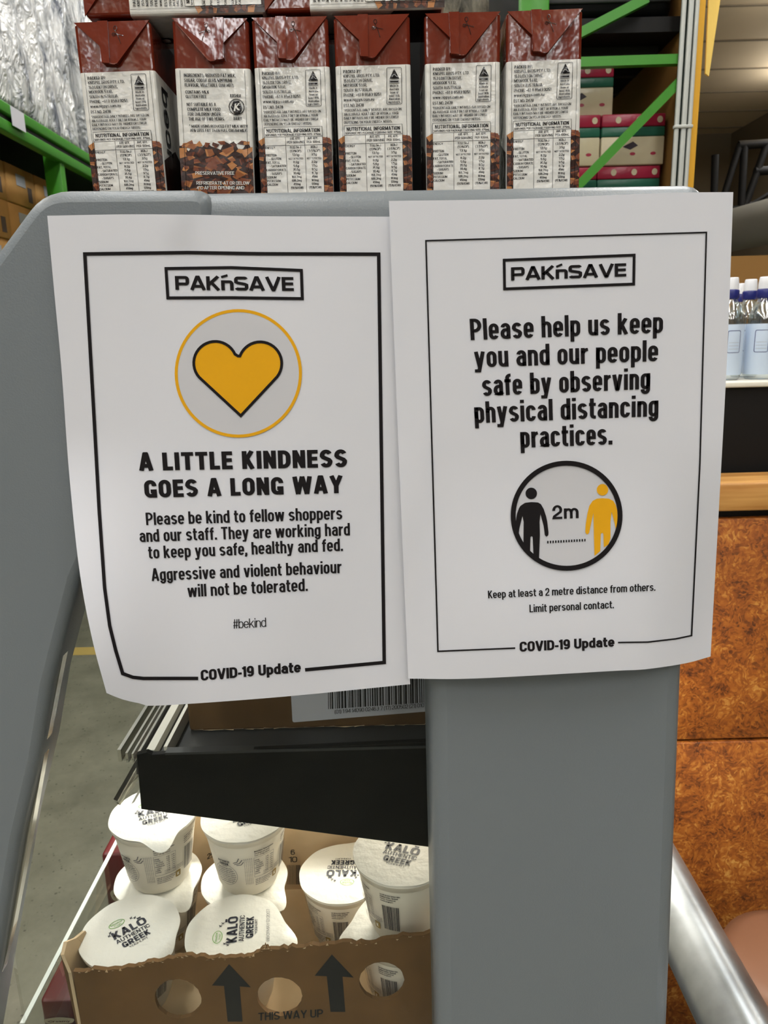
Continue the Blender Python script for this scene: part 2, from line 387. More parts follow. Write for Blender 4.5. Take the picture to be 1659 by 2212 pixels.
def wrapping(name):
    m = bpy.data.materials.new(name); m.use_nodes = True; nt = m.node_tree; b = nt.nodes['Principled BSDF']; L = nt.links.new
    tc = nt.nodes.new('ShaderNodeTexCoord'); mp = nt.nodes.new('ShaderNodeMapping'); mp.inputs['Scale'].default_value = (1, 1, .42)
    n = nt.nodes.new('ShaderNodeTexNoise'); n.inputs['Scale'].default_value = 7; n.inputs['Detail'].default_value = 7; n.inputs['Roughness'].default_value = .62; n.inputs['Distortion'].default_value = .8
    rp = nt.nodes.new('ShaderNodeValToRGB'); e = rp.color_ramp.elements
    e[0].position = .34; e[0].color = lin((92, 100, 116)); e[1].position = .58; e[1].color = lin((244, 246, 246)); k = e.new(.45); k.color = lin((186, 190, 194))  # film highlights painted into the colour, over darker contents showing through
    v = nt.nodes.new('ShaderNodeTexNoise'); v.inputs['Scale'].default_value = 14; v.inputs['Detail'].default_value = 5; v.inputs['Distortion'].default_value = 2.2
    bp = nt.nodes.new('ShaderNodeBump'); bp.inputs['Strength'].default_value = .9; bp.inputs['Distance'].default_value = .06
    L(tc.outputs['Object'], mp.inputs[0]); L(mp.outputs[0], n.inputs['Vector']); L(mp.outputs[0], v.inputs['Vector']); L(n.outputs['Fac'], rp.inputs[0])
    L(rp.outputs[0], b.inputs['Base Color']); L(v.outputs['Fac'], bp.inputs['Height']); L(bp.outputs['Normal'], b.inputs['Normal'])
    b.inputs['Roughness'].default_value = .2; b.inputs['Specular IOR Level'].default_value = .9
    return m
wrap = wrapping('silver_wrap')
wrapb = mat('blue_grey_wrap', (92, 104, 128), .25, .2, bump=.6, bscale=20, bdist=.03)
boxc = mat('shipping_box', (196, 150, 90), .85, spec=.2, var=.1)
boxl = mat('box_label', (170, 172, 178), .6)
boxd = mat('box_mark', (92, 78, 72), .7)
mustard = mat('mustard_board', (128, 92, 42), .7, var=.06, vscale=3)  # toned down in the colour, for the shade inside the rack bay
ywl = mat('yellow_edge', (226, 170, 44), .6)
tagy = mat('yellow_film', (236, 200, 96), .5)
wirew = mat('white_wire', (190, 194, 190), .5)
crim = mat('crimson_film', (150, 34, 60), .3, bump=.4, bscale=30, bdist=.004)
packw = mat('cream_film', (190, 180, 152), .3, bump=.4, bscale=30, bdist=.004)
packg = mat('teal_print', (36, 92, 74), .35, bump=.4, bscale=30, bdist=.004)
packd = mat('plum_print', (50, 40, 50), .4)
beige = mat('ceiling_board', (206, 188, 156), .8, var=.05, vscale=1)
bwall = mat('back_wall_paint', (124, 112, 92), .8, var=.06, vscale=1)
ductm = mat('duct_metal', (150, 148, 140), .38, .3)
truss = mat('black_steel', (16, 15, 15), .6, spec=.3)
def timber(name):
    m = mat(name, (200, 150, 86), .5); nt = m.node_tree; tc = nt.nodes.new('ShaderNodeTexCoord'); mp = nt.nodes.new('ShaderNodeMapping'); mp.inputs['Scale'].default_value = (1.2, 22, 22)
    n = nt.nodes.new('ShaderNodeTexNoise'); n.inputs['Scale'].default_value = 3; n.inputs['Detail'].default_value = 5; rp = nt.nodes.new('ShaderNodeValToRGB')
    rp.color_ramp.elements[0].position = .3; rp.color_ramp.elements[0].color = lin((160, 104, 42)); rp.color_ramp.elements[1].position = .7; rp.color_ramp.elements[1].color = lin((206, 158, 92))
    nt.links.new(tc.outputs['Object'], mp.inputs[0]); nt.links.new(mp.outputs[0], n.inputs['Vector']); nt.links.new(n.outputs['Fac'], rp.inputs[0]); nt.links.new(rp.outputs[0], m.node_tree.nodes['Principled BSDF'].inputs['Base Color'])
    return m
wood = timber('pine_rail')
bottle = clear('bottle_plastic', (.86, .92, .95), .26, .06)
capw = mat('white_cap', (228, 230, 236), .3)
capb = mat('blue_cap_ring', (34, 40, 110), .35)
blab = mat('pale_blue_label', (196, 212, 232), .4)
tan = mat('brown_tub', (122, 84, 62), .5)
lampm = emit('lamp_diffuser', (255, 252, 246), 6)
ledm = emit('shelf_lamp_diffuser', (255, 240, 214), 8)

def strands(name):
    m = bpy.data.materials.new(name); m.use_nodes = True; nt = m.node_tree; b = nt.nodes['Principled BSDF']; L = nt.links.new
    tc = nt.nodes.new('ShaderNodeTexCoord'); n0 = nt.nodes.new('ShaderNodeTexNoise'); n0.inputs['Scale'].default_value = 16; n0.inputs['Detail'].default_value = 3
    mx = nt.nodes.new('ShaderNodeVectorMath'); mx.operation = 'MULTIPLY_ADD'; mx.inputs[1].default_value = (.10, .10, .10)
    v = nt.nodes.new('ShaderNodeTexVoronoi'); v.inputs['Scale'].default_value = 190
    sp = nt.nodes.new('ShaderNodeSeparateColor'); n = nt.nodes.new('ShaderNodeTexNoise'); n.inputs['Scale'].default_value = 22; n.inputs['Detail'].default_value = 9; n.inputs['Roughness'].default_value = .72
    ad = nt.nodes.new('ShaderNodeMath'); ad.operation = 'MULTIPLY_ADD'; ad.inputs[1].default_value = .28
    rp = nt.nodes.new('ShaderNodeValToRGB'); e = rp.color_ramp.elements
    e[0].position = .38; e[0].color = lin((70, 32, 8)); e[1].position = .92; e[1].color = lin((206, 150, 72))
    for p, c in ((.52, (126, 66, 16)), (.64, (150, 82, 22)), (.76, (170, 100, 32))):
        k = e.new(p); k.color = lin(c)
    L(tc.outputs['Object'], n0.inputs['Vector']); L(n0.outputs['Color'], mx.inputs[0]); L(tc.outputs['Object'], mx.inputs[2]); L(mx.outputs[0], v.inputs['Vector']); L(tc.outputs['Object'], n.inputs['Vector'])
    L(v.outputs['Color'], sp.inputs[0]); L(sp.outputs[0], ad.inputs[0]); L(n.outputs['Fac'], ad.inputs[2]); L(ad.outputs[0], rp.inputs[0]); L(rp.outputs[0], b.inputs['Base Color'])
    b.inputs['Roughness'].default_value = .6
    return m
strand = strands('strand_board')
def concrete(name):
    m = bpy.data.materials.new(name); m.use_nodes = True; nt = m.node_tree; b = nt.nodes['Principled BSDF']
    tc = nt.nodes.new('ShaderNodeTexCoord')
    n = nt.nodes.new('ShaderNodeTexNoise'); n.inputs['Scale'].default_value = 5; n.inputs['Detail'].default_value = 8; n.inputs['Roughness'].default_value = .7
    rp = nt.nodes.new('ShaderNodeValToRGB'); e = rp.color_ramp.elements
    e[0].position = .25; e[0].color = lin((92, 91, 78)); e[1].position = .75; e[1].color = lin((132, 130, 114))
    v = nt.nodes.new('ShaderNodeTexVoronoi'); v.inputs['Scale'].default_value = 55; v.inputs['Randomness'].default_value = 1
    n2 = nt.nodes.new('ShaderNodeTexNoise'); n2.inputs['Scale'].default_value = 30
    ad = nt.nodes.new('ShaderNodeMath'); ad.operation = 'ADD'
    r2 = nt.nodes.new('ShaderNodeValToRGB'); r2.color_ramp.elements[0].position = .50; r2.color_ramp.elements[1].position = .66
    r2.color_ramp.elements[0].color = (.4, .4, .38, 1); r2.color_ramp.elements[1].color = (1, 1, 1, 1)
    mx = nt.nodes.new('ShaderNodeMix'); mx.data_type = 'RGBA'; mx.blend_type = 'MULTIPLY'; mx.inputs[0].default_value = 1
    L = nt.links.new
    for q in (n, v, n2): L(tc.outputs['Object'], q.inputs['Vector'])
    L(n.outputs['Fac'], rp.inputs[0]); L(v.outputs['Distance'], ad.inputs[0]); L(n2.outputs['Fac'], ad.inputs[1])
    L(ad.outputs[0], r2.inputs[0]); L(rp.outputs[0], mx.inputs[6]); L(r2.outputs[0], mx.inputs[7]); L(mx.outputs[2], b.inputs['Base Color'])
    b.inputs['Roughness'].default_value = .4
    return m
conc = concrete('polished_concrete')

FZ = -.27                                    # floor level; heights are measured from a line through the chiller

# ------------------------------------------------------------------ the setting
def struct(mb, name, label):
    o = mb.build(name); return tag(o, label, name.split('_')[0], kind='structure')
struct(MB().box((-6, -14, FZ-.1), (7, 16, FZ), conc), 'floor', 'polished grey concrete shop floor with dark specks')
ceil = MB().box((-6, -14, 5.0), (7, 16, 5.1), beige)
for k in range(14): ceil.box((-6, 1+k*1.1, 4.985), (7, 1.03+k*1.1, 5.0), bwall)
struct(ceil, 'ceiling', 'pale beige panelled shop ceiling')
struct(MB().box((-6, 15.8, FZ), (7, 16, 5.0), bwall), 'wall_back', 'dull beige far wall of the shop')
struct(MB().box((-6.1, -14, FZ), (-6, 16, 5.0), bwall), 'wall_left', 'far left shop wall behind the racking')
struct(MB().box((-6, -14.1, FZ), (7, -14, 5.0), bwall), 'wall_front', 'beige shop wall behind the viewer')
struct(MB().box((7, -14, FZ), (7.1, 16, 5.0), bwall), 'wall_right', 'beige right wall of the shop')

lamp = thing('ceiling_lamp', (LAMPS[0][0], LAMPS[0][1], LAMP_Z), 'long white ceiling lamp hung in rows under the shop ceiling', 'lamp', 'ceiling lamps in rows')
MB().box((-.13, -1.15, -.05), (.13, 1.15, .03), whitep, .01).build('housing', lamp)
MB().box((-.10, -1.1, -.075), (.10, 1.1, -.052), lampm).build('diffuser', lamp)
for yy in (-.9, .9): MB().tube([(0, yy, .02), (0, yy, .49)], .006, dark, 6).build('hanger', lamp)
for (x, y) in LAMPS[1:]:
    c = copy_tree(lamp); c.location = (x, y, LAMP_Z)

# ------------------------------------------------------------------ chiller cabinet
ch = thing('display_chiller', (0, .46, 0), 'grey steel chiller cabinet end with glass pane and black shelf bracket', 'chiller')
ch_m = Matrix.Translation((0, -.46, 0))
def part(mb, name, label=None, parent=None):
    o = mb.build(name, parent or ch)
    if parent is None: o.location = (0, -.46, 0)
    if label: o['label'] = label
    return o
Z2 = lambda px, py, y: (W(px, py, y=y).x, W(px, py, y=y).z)
YF = .457
def rounded(pts, r, n=5):
    """round the corners of a polygon; r per corner"""
    out = []
    N = len(pts)
    for i in range(N):
        p = Vector(pts[i]); ri = r[i] if isinstance(r, (list, tuple)) else r
        if ri <= 0: out.append(tuple(p)); continue
        a = (Vector(pts[i-1])-p); b = (Vector(pts[(i+1) % N])-p)
        q = min(ri, a.length*.45, b.length*.45); A = p+a.normalized()*q; B = p+b.normalized()*q
        for k in range(n+1):
            t = k/n; out.append(tuple(A*(1-t)**2 + p*2*t*(1-t) + B*t*t))
    return out
# slanted end panel on the left
pp = [(88, 409), (458, 406), (462, 600), (330, 880), (168, 1255), (109, 1480), (83, 1639), (43, 1811), (0, 2060), (-60, 2420), (-560, 2420), (-420, 1100)]
pts = rounded([Z2(a, b, YF) for a, b in pp], [.014, .012, 0, .05, 0, .0, .0, .0, 0, 0, 0, 0])
pts = pts[::-1]
part(slab(MB(), pts, YF, YF+.04, grey, bevel=.007, smooth=True), 'side_panel')
# polished strip along its inner edge
ed = [(188, 1200), (175, 1245), (128, 1480), (99, 1635), (71, 1794), (33, 1996), (-40, 2300)]
inn = [(-70, 2300), (0, 1990), (43, 1780), (83, 1610), (105, 1470), (150, 1245), (165, 1200)]
part(slab(MB(), [Z2(a, b, .472) for a, b in ed+inn][::-1], .468, .476, edgem), 'edge_trim', 'polished metal strip')
# top bar and post
bar = MB().box((-.125, .460, 1.352), (.1945, .530, 1.4335), grey, .012, 4)
bar.v = [(x, y, z-(.0026*(x+.1)/.3)) for x, y, z in bar.v]
part(bar, 'top_bar')
post = [(.0255, 1.39), (.0272, 1.124), (.0297, .84), (.036, FZ), (.236, FZ), (.2097, .835), (.2009, 1.119), (.198, 1.39)]
part(slab(MB(), post, .4595, .532, grey, bevel=.012, smooth=True), 'post')
part(MB().box((-.30, .484, .60), (.03, .488, 1.36), glass), 'glass_pane', 'clear glass pane')
# body, top shelf, back
body = MB().box((-.316, .55, .12), (.225, 1.75, .70), grey, .004).box((-.27, .60, FZ), (.2, 1.7, .12), dark)
part(body, 'base_cabinet')
part(MB().box((.205, .545, .70), (.225, 1.75, 1.415), whitep).box((-.25, 1.73, .70), (.205, 1.75, 1.415), whitep), 'inner_wall', 'off-white inner wall')
part(MB().box((-.220, .531, 1.415), (.225, 1.75, 1.435), dark, .003), 'top_shelf', 'dark steel shelf carrying the cartons')
part(MB().box((-.313, .50, .66), (-.309, 1.74, .801), glass).box((-.313, .50, .8012), (-.309, 1.74, .8025), edgew), 'front_glass', 'low front glass with bright edge')
part(MB().box((-.307, .535, .70), (.204, 1.72, .708), dark), 'lower_deck', 'dark lower deck')
# bracket and upper shelf
bk = [Z2(297, 1626, .55), Z2(318, 1621, .55), Z2(330, 1626, .55), Z2(925, 1598, .55)]
bk = bk + [(.2, bk[3][1]+.001), (.2, .895), Z2(930, 1826, .55), Z2(307, 1744, .55)]
br = slab(MB(), bk[::-1], .547, .553, black, bevel=.001)
br.box((-.185, .546, 1.0185), (.2, .5545, 1.0205), dark)
part(br, 'shelf_bracket', 'black sloping shelf end bracket')
shelf_o = part(MB().box((-.186, .554, 1.0), (.204, 1.6, 1.008), dark, .001), 'upper_shelf', 'dark upper shelf')
rail = MB()
for (a, b, z0, z1, m) in ((-.2275, -.2245, 1.008, 1.019, edgem), (-.2245, -.2105, 1.009, 1.0105, acry), (-.2105, -.2085, 1.007, 1.017, edgem),
                          (-.2085, -.2035, 1.008, 1.012, dark), (-.2035, -.1965, 1.006, 1.018, whitep), (-.1965, -.1885, 1.004, 1.010, dark), (-.1885, -.1855, 1.0, 1.021, whitep),
                          (-.221, -.219, 1.007, 1.016, edgem), (-.216, -.2145, 1.007, 1.015, edgem)):
    rail.box((a, .555, z0), (b, 1.6, z1), m)
rail_o = part(rail, 'price_rail', 'clear and white plastic price rail')
fl = MB()
def along(mb, poly, y0, y1, m):
    n = len(poly); V = [(x, y0, z) for x, z in poly]+[(x, y1, z) for x, z in poly]
    mb.add(V, [tuple(range(n)), tuple(range(2*n-1, n-1, -1))]+[(i, i+n, (i+1) % n+n, (i+1) % n) for i in range(n)], m)
along(fl, [(-.211, 1.008), (-.207, 1.008), (-.208, .992), (-.216, .985), (-.231, .966), (-.234, .968), (-.219, .987), (-.212, .993)], .556, 1.6, acry)
along(fl, [(-.231, .966), (-.234, .968), (-.236, .972), (-.233, .970)], .556, 1.6, edgem)
along(fl, [(-.222, .966), (-.219, .968), (-.205, .990), (-.207, .990)], .557, 1.6, whitep)
along(fl, [(-.213, 1.006), (-.211, 1.006), (-.212, .995), (-.214, .995)], .556, 1.6, dark)
part(fl, 'ticket_flap', 'clear hinged ticket flap', rail_o)
part(MB().box((-.01, .61, .988), (.05, 1.4, .999), whitep).box((-.002, .62, .9865), (.042, 1.39, .9878), ledm), 'shelf_lamp', 'lit lamp strip under the shelf', shelf_o)

# ------------------------------------------------------------------ posters
def smooth01(t): t = max(0, min(1, t)); return t*t*(3-2*t)
def curve(pts, n):
    """n+1 points along a smooth run through pts, evenly by length"""
    P = [Vector(p) for p in pts]; D = []
    for i in range(len(P)-1):
        p0 = P[i-1] if i else P[i]*2-P[i+1]; p3 = P[i+2] if i+2 < len(P) else P[i+1]*2-P[i]
        for k in range(16):
            t = k/16; a, b = P[i], P[i+1]
            D.append(.5*((2*a)+(b-p0)*t+(2*p0-5*a+4*b-p3)*t*t+(3*a-p0-3*b+p3)*t**3))
    D.append(P[-1]); L = [0]
    for i in range(len(D)-1): L.append(L[-1]+(D[i+1]-D[i]).length)
    out = []; j = 0
    for k in range(n+1):
        s = L[-1]*k/n
        while j < len(D)-2 and L[j+1] < s: j += 1
        out.append(D[j].lerp(D[j+1], (s-L[j])/max(1e-9, L[j+1]-L[j])))
    return out
def sheet(mb, T, B, L, R, mp, nu=36, nv=48):
    T, B, L, R = curve(T, nu), curve(B, nu), curve(L, nv), curve(R, nv); V = []
    for j in range(nv+1):
        v = j/nv
        for i in range(nu+1):
            u = i/nu
            p = T[i]*(1-v)+B[i]*v+L[j]*(1-u)+R[j]*u-(T[0]*(1-u)*(1-v)+T[-1]*u*(1-v)+B[0]*(1-u)*v+B[-1]*u*v)
            V.append(mp(p.x, p.y))
    mb.add(V, [(j*(nu+1)+i, (j+1)*(nu+1)+i, (j+1)*(nu+1)+i+1, j*(nu+1)+i+1) for j in range(nv) for i in range(nu)], paper, True)
def depth_left(px, py):
    y = .4530
    v = (py-466)/1040
    s = smooth01((v-.45)/.55)
    y -= .030*s*smooth01((420-px)/330) + .006*s*smooth01((800-px)/300)
    y += .0016*math.exp(-((px-425)/16)**2)*smooth01((545-py)/70) - .0022*math.exp(-((px-395)/40)**2)*smooth01((560-py)/90)
    y -= .0008*math.sin(px*.006+py*.004)*smooth01((860-px)/200)
    return y
def depth_right(px, py):
    v = (py-430)/1020
    y = .4490 - .007*smooth01((v-.55)/.45)*math.sin(max(0, min(1, (px-880)/640))*math.pi)**.7
    y += .012*smooth01((px-1380)/160)*smooth01((v-.5)/.5)
    y -= .0012*math.exp(-((px+.35*py-1270)/60)**2)*smooth01((1000-px)/150)
    return y
def on_left(px, py, o=.0004): return W(px, py, y=depth_left(px, py)-o)
def on_right(px, py, o=.0004): return W(px, py, y=depth_right(px, py)-o)
def lines(mb, mp, rows, m, slope, **k):
    for (b, x0, x1, y0, y1, cap) in rows: gtext(mb, mp, b, x0, x1, y0, y1, cap, m, slope=slope, **k)

p1 = MB()
sheet(p1, [(102, 466), (270, 463), (431, 464), (560, 467), (848, 468)], [(230, 1497), (262, 1510), (300, 1519), (345, 1524), (600, 1506), (886, 1478)],
      [(102, 466), (118, 640), (133, 800), (150, 1030), (172, 1235), (199, 1380), (230, 1497)], [(848, 468), (866, 980), (886, 1478)], lambda a, b: on_left(a, b, 0))
sl1 = lambda x: -.085*(1-(x-102)/750)-.012
K1 = lambda pts, w, closed=False, sub=10: stroke(p1, on_left, pts, w, ink, closed, sub)
K1([(428, 1465.5), (310, 1465.5), (287, 1463), (265, 1455), (250, 1405), (237, 1352), (226, 1270), (214, 1100), (203, 900), (183, 548.5), (406, 545.5), (560, 548), (818, 549), (830, 1431), (659, 1447)], 7.5, sub=8)
K1([(358.5, 580), (500, 578), (651, 584), (653, 645), (500, 643), (362.5, 643.5)], 6.5, True, 6)
gtext(p1, on_left, 'PAKnSAVE', 379, 635, 626, 628.5, 30, ink, .26, .14, .05, -.05, .72)
stroke(p1, on_left, [(477.5, 598.6), (491.5, 594.6)], 5, ink)
fan(p1, lambda a, b: on_left(a, b, .0003), (514.8, 806.5), circ(514.8, 806.5, 134, 135), paleg, 8)
stroke(p1, on_left, circ(514.8, 806.5, 134.2, 135.5, 72), 6.6, yellow, True)
def heart(k):
    L = [(465-49*k*math.cos(a)*1.0, 784-49*k*math.sin(a)) for a in [math.radians(d) for d in range(-42, 165, 9)]]
    R = [(562-49*k*math.cos(a), 785-49*k*math.sin(a)) for a in [math.radians(d) for d in range(20, 223, 9)]]
    return L+[(514, 769)]+R+[(520, 901-(1-k)*60)]
H = heart(.95)
fan(p1, lambda a, b: on_left(a, b, .0005), (515, 800), H, yellow, 6)
stroke(p1, lambda a, b: on_left(a, b, .0007), H, 6, ink, True)
lines(p1, on_left, [('A LITTLE KINDNESS', 301, 750, 1017, 1009, 38.5), ('GOES A LONG WAY', 313, 741, 1075.5, 1065, 38)], ink, sl1, w=.27, rmax=.22)
lines(p1, on_left, [('Please be kind to fellow shoppers', 316, 739.5, 1134.4, 1121.8, 27), ('and our staff. They are working hard', 302, 756, 1171, 1156.5, 27),
                    ('to keep you safe, healthy and fed.', 321, 741, 1207, 1190, 27), ('Aggressive and violent behaviour', 328, 738, 1255.3, 1237.8, 27),
                    ('will not be tolerated.', 406, 665, 1290, 1276.4, 27)], ink, sl1, w=.175)
gtext(p1, on_left, '#bekind', 504, 575, 1358, 1354, 20, ink, .10, slope=-.03)
gtext(p1, on_left, 'COVID-19 Update', 434, 650, 1470.5, 1452, 23, ink, .25, .2, .06, -.04)
o = p1.build('poster')
tag(o, 'white paper notice with yellow heart in a ring, bottom left corner curling', 'poster', 'paper notices taped to the chiller')

p2 = MB()
sheet(p2, [(840, 434), (1100, 430), (1330, 421), (1460, 416), (1584, 415)], [(882, 1466), (1030, 1465.5), (1331, 1449), (1392, 1446), (1480, 1433), (1535, 1418)],
      [(840, 434), (858, 900), (882, 1466)], [(1584, 415), (1572, 740), (1554, 1080), (1535, 1418)], lambda a, b: on_right(a, b, 0))
sl2 = lambda x: -.05*(1-(x-1000)/430)-.012+.03*(x-1000)/430
K2 = lambda pts, w, closed=False, sub=10: stroke(p2, on_right, pts, w, ink, closed, sub)
K2([(1113, 1400), (946, 1407), (920, 520), (1526, 502), (1512, 1000), (1494, 1373), (1460, 1380), (1400, 1387), (1335, 1388)], 3.4, sub=10)
K2([(1089, 562), (1370, 551), (1369, 613.5), (1090, 624)], 6, True, 5)
gtext(p2, on_right, 'PAKnSAVE', 1104, 1353, 606, 597, 28.5, ink, .26, .14, .05, -.01, .72)
stroke(p2, on_right, [(1201.5, 576.4), (1214.5, 571)], 4.6, ink)
lines(p2, on_right, [('Please help us keep', 1017, 1432, 734.7, 718.7, 46), ('you and our people', 1026, 1421.5, 794, 780, 46), ('safe by observing', 1042.7, 1404.4, 855.5, 840, 46),
                     ('physical distancing', 1025.8, 1422, 914, 899, 46), ('practices.', 1124.7, 1323, 967.4, 960, 46)], ink, sl2, w=.185)
lines(p2, on_right, [('Keep at least a 2 metre distance from others.', 1054.7, 1415.8, 1292.7, 1276, 16.6), ('Limit personal contact.', 1144, 1326.3, 1322.9, 1313.8, 16.6)], ink, sl2, w=.17)
gtext(p2, on_right, 'COVID-19 Update', 1122.8, 1327.5, 1408, 1396.7, 21.5, ink, .25, .2, .06, -.02)
Z8 = lambda X, Y: (1080+X/5.72, 970+Y/5.72)
fan(p2, lambda a, b: on_right(a, b, .0003), (1224, 1114), circ(1224, 1114, 116, 113), paleg, 8)
def inside(p, rx=117.5, ry=115):
    d = Vector((p[0]-1224, (p[1]-1114)*rx/ry)); return p if d.length <= rx else (1224+d.x/d.length*rx, 1114+d.y/d.length*rx*ry/rx)
bodyL = [(255, 700), (310, 665), (387, 655), (470, 660), (505, 680), (540, 740), (570, 830), (585, 900), (600, 1030), (598, 1065), (576, 1083), (555, 1065), (540, 950), (500, 800), (490, 900), (494, 1060), (482, 1370), (415, 1330),
         (404, 1085), (390, 1076), (377, 1085), (372, 1290), (290, 1240), (290, 1185), (293, 900), (278, 825), (240, 980), (228, 1075), (215, 1130), (150, 1010), (160, 930), (195, 905), (210, 800), (235, 730)]
bodyR = [(1145, 640), (1200, 612), (1268, 607), (1345, 612), (1400, 640), (1430, 690), (1450, 760), (1455, 900), (1430, 985), (1415, 910), (1380, 775), (1365, 900), (1366, 1100), (1340, 1180), (1283, 1215), (1278, 1050), (1264, 1033), (1246, 1050),
         (1240, 1260), (1168, 1320), (1160, 1050), (1155, 790), (1130, 900), (1103, 1035), (1077, 1058), (1054, 1030), (1060, 930), (1080, 800), (1105, 700)]
OB = lambda a, b: on_right(a, b, .0006)
poly_on(p2, OB, rounded([inside(Z8(*q)) for q in bodyL], 1.2, 3), ink)
poly_on(p2, OB, rounded([inside(Z8(*q)) for q in bodyR], 1.2, 3), yellow)
fan(p2, OB, Z8(387, 548), circ(*Z8(387, 548), 12.4), ink, 2)
fan(p2, OB, Z8(1267, 503), circ(*Z8(1267, 503), 12.4), yellow, 2)
stroke(p2, lambda a, b: on_right(a, b, .0008), circ(1224, 1114, 115.5, 113.5, 80), 10.6, ink, True)
gtext(p2, OB, '2m', *[Z8(650, 868)[0], Z8(973, 852)[0], Z8(650, 868)[1], Z8(973, 852)[1]], 30, ink, .2, .3, .12, -.02)
for k in range(15):
    a = Z8(592+k*32.7, 1150-k*1.75); stroke(p2, OB, [(a[0], a[1]-2.7), (a[0], a[1]+2.7)], 2.9, ink)
o = p2.build('poster')
tag(o, 'white paper notice about physical distancing with two figures in a circle', 'poster', 'paper notices taped to the chiller')

# ------------------------------------------------------------------ milk cartons
CW, CD, CH = .050, .060, .1175
HV = .1045                                   # height of face above the bar in the measured view
def carton_body(mb):
    r = .0022; ring = []
    for (cx, cy, a) in ((CW/2-r, -CD/2+r, -90), (CW/2-r, CD/2-r, 0), (-CW/2+r, CD/2-r, 90), (-CW/2+r, -CD/2+r, 180)):
        ring += [(cx+r*math.cos(math.radians(a+t)), cy+r*math.sin(math.radians(a+t))) for t in (0, 30, 60, 90)]
    zl = CH-.0295
    lv = [(.0015, 0), (0, .0015), (0, zl), (0, zl), (0, CH-.0018), (.0012, CH-.0004), (.003, CH)]
    n = len(ring); V = []
    for (i, z) in lv:
        V += [(x*(1-i/(CW/2)), y*(1-i/(CD/2)), z) for x, y in ring]
    for j in range(len(lv)-1):
        mb.add(V, [(j*n+k, j*n+(k+1) % n, (j+1)*n+(k+1) % n, (j+1)*n+k) for k in range(n)], cwhite if j < 2 else choc, False)
    mb.add(V[:n], [tuple(range(n))[::-1]], cwhite); mb.add(V[-n:], [tuple(range(n))], choc)
    for sx in (-1, 1):
        V = [(sx*(CW/2+.0002), -CD/2+.0025, .002), (sx*(CW/2+.0002), CD/2-.0025, .002), (sx*(CW/2+.0002), CD/2-.0025, zl*.42), (sx*(CW/2+.0002), .004, zl*.52), (sx*(CW/2+.0002), -CD/2+.0025, zl*.38)]
        mb.add(V, [(0, 1, 2, 3, 4)], browns[4])
        gtext(mb, lambda X, Y, sx=sx: Vector((sx*(CW/2+.0004), sx*(-CD/2+.012-Y/1000), X/1000)), 'iced', 40, 82, 0, 0, 15, cink, .2)
    # side seams and the fin along the top
    mb.box((-CW/2+.004, -.004, CH), (CW/2-.004, .004, CH+.001), choc)
def face(X0, X1, Y0, Y1, o=.00025):
    s = CW/(X1-X0); k = HV/(Y1-Y0)
    return lambda X, Y: Vector((-CW/2+(X-X0)*s, -CD/2-o, CH-(Y-Y0)*k))
def chunks(mb, mp, x0, x1, top, bot, seed, skip=None):
    rnd = random.Random(seed)
    # dark ground with a jagged skyline, then angular shards
    n = 16; sky = [(x0+(x1-x0)*k/n, top+rnd.uniform(-45, 60)) for k in range(n+1)]
    mb.add([mp(x0, bot), mp(x1, bot)]+[mp(*p) for p in sky[::-1]], [tuple(range(n+3))], browns[4])
    g = lambda a, b: mp(a, b)+Vector((0, -.00006, 0))
    k = 0
    for row in range(9):
        yy = top-10+(bot-top)*row/8.5
        for c in range(int((x1-x0)/66)+1):
            cx = x0+c*66+rnd.uniform(-34, 34)+20; cy = yy+rnd.uniform(-18, 18)
            if skip and skip(cx, cy): continue
            a0 = rnd.uniform(0, 6.28); w = rnd.uniform(34, 88); m = browns[min(4, int(rnd.triangular(0, 5, 2 + row*.12)))]
            q = []
            for j in range(4):
                a = a0+j*1.57+rnd.uniform(-.5, .5); ww_ = w*rnd.uniform(.55, 1.1); q.append((min(x1, max(x0, cx+ww_*math.cos(a))), min(bot, max(top-60, cy+ww_*.66*math.sin(a)))))
            k += 1; z = lambda a, b, k=k: mp(a, b)+Vector((0, -.00006-.0000012*k, 0))
            mb.add([z(*p) for p in q], [(0, 1, 2, 3)], m)
            l = browns[max(0, browns.index(m)-1)]
            mb.add([z(q[0][0], q[0][1])+Vector((0, -.0000005, 0)), z(*q[1])+Vector((0, -.0000005, 0)), z(q[1][0]*.75+q[2][0]*.25, q[1][1]*.75+q[2][1]*.25)+Vector((0, -.0000005, 0)), z(q[0][0]*.75+q[3][0]*.25, q[0][1]*.75+q[3][1]*.25)+Vector((0, -.0000005, 0))], [(0, 1, 2, 3)], l)
BOTY = 1620+190
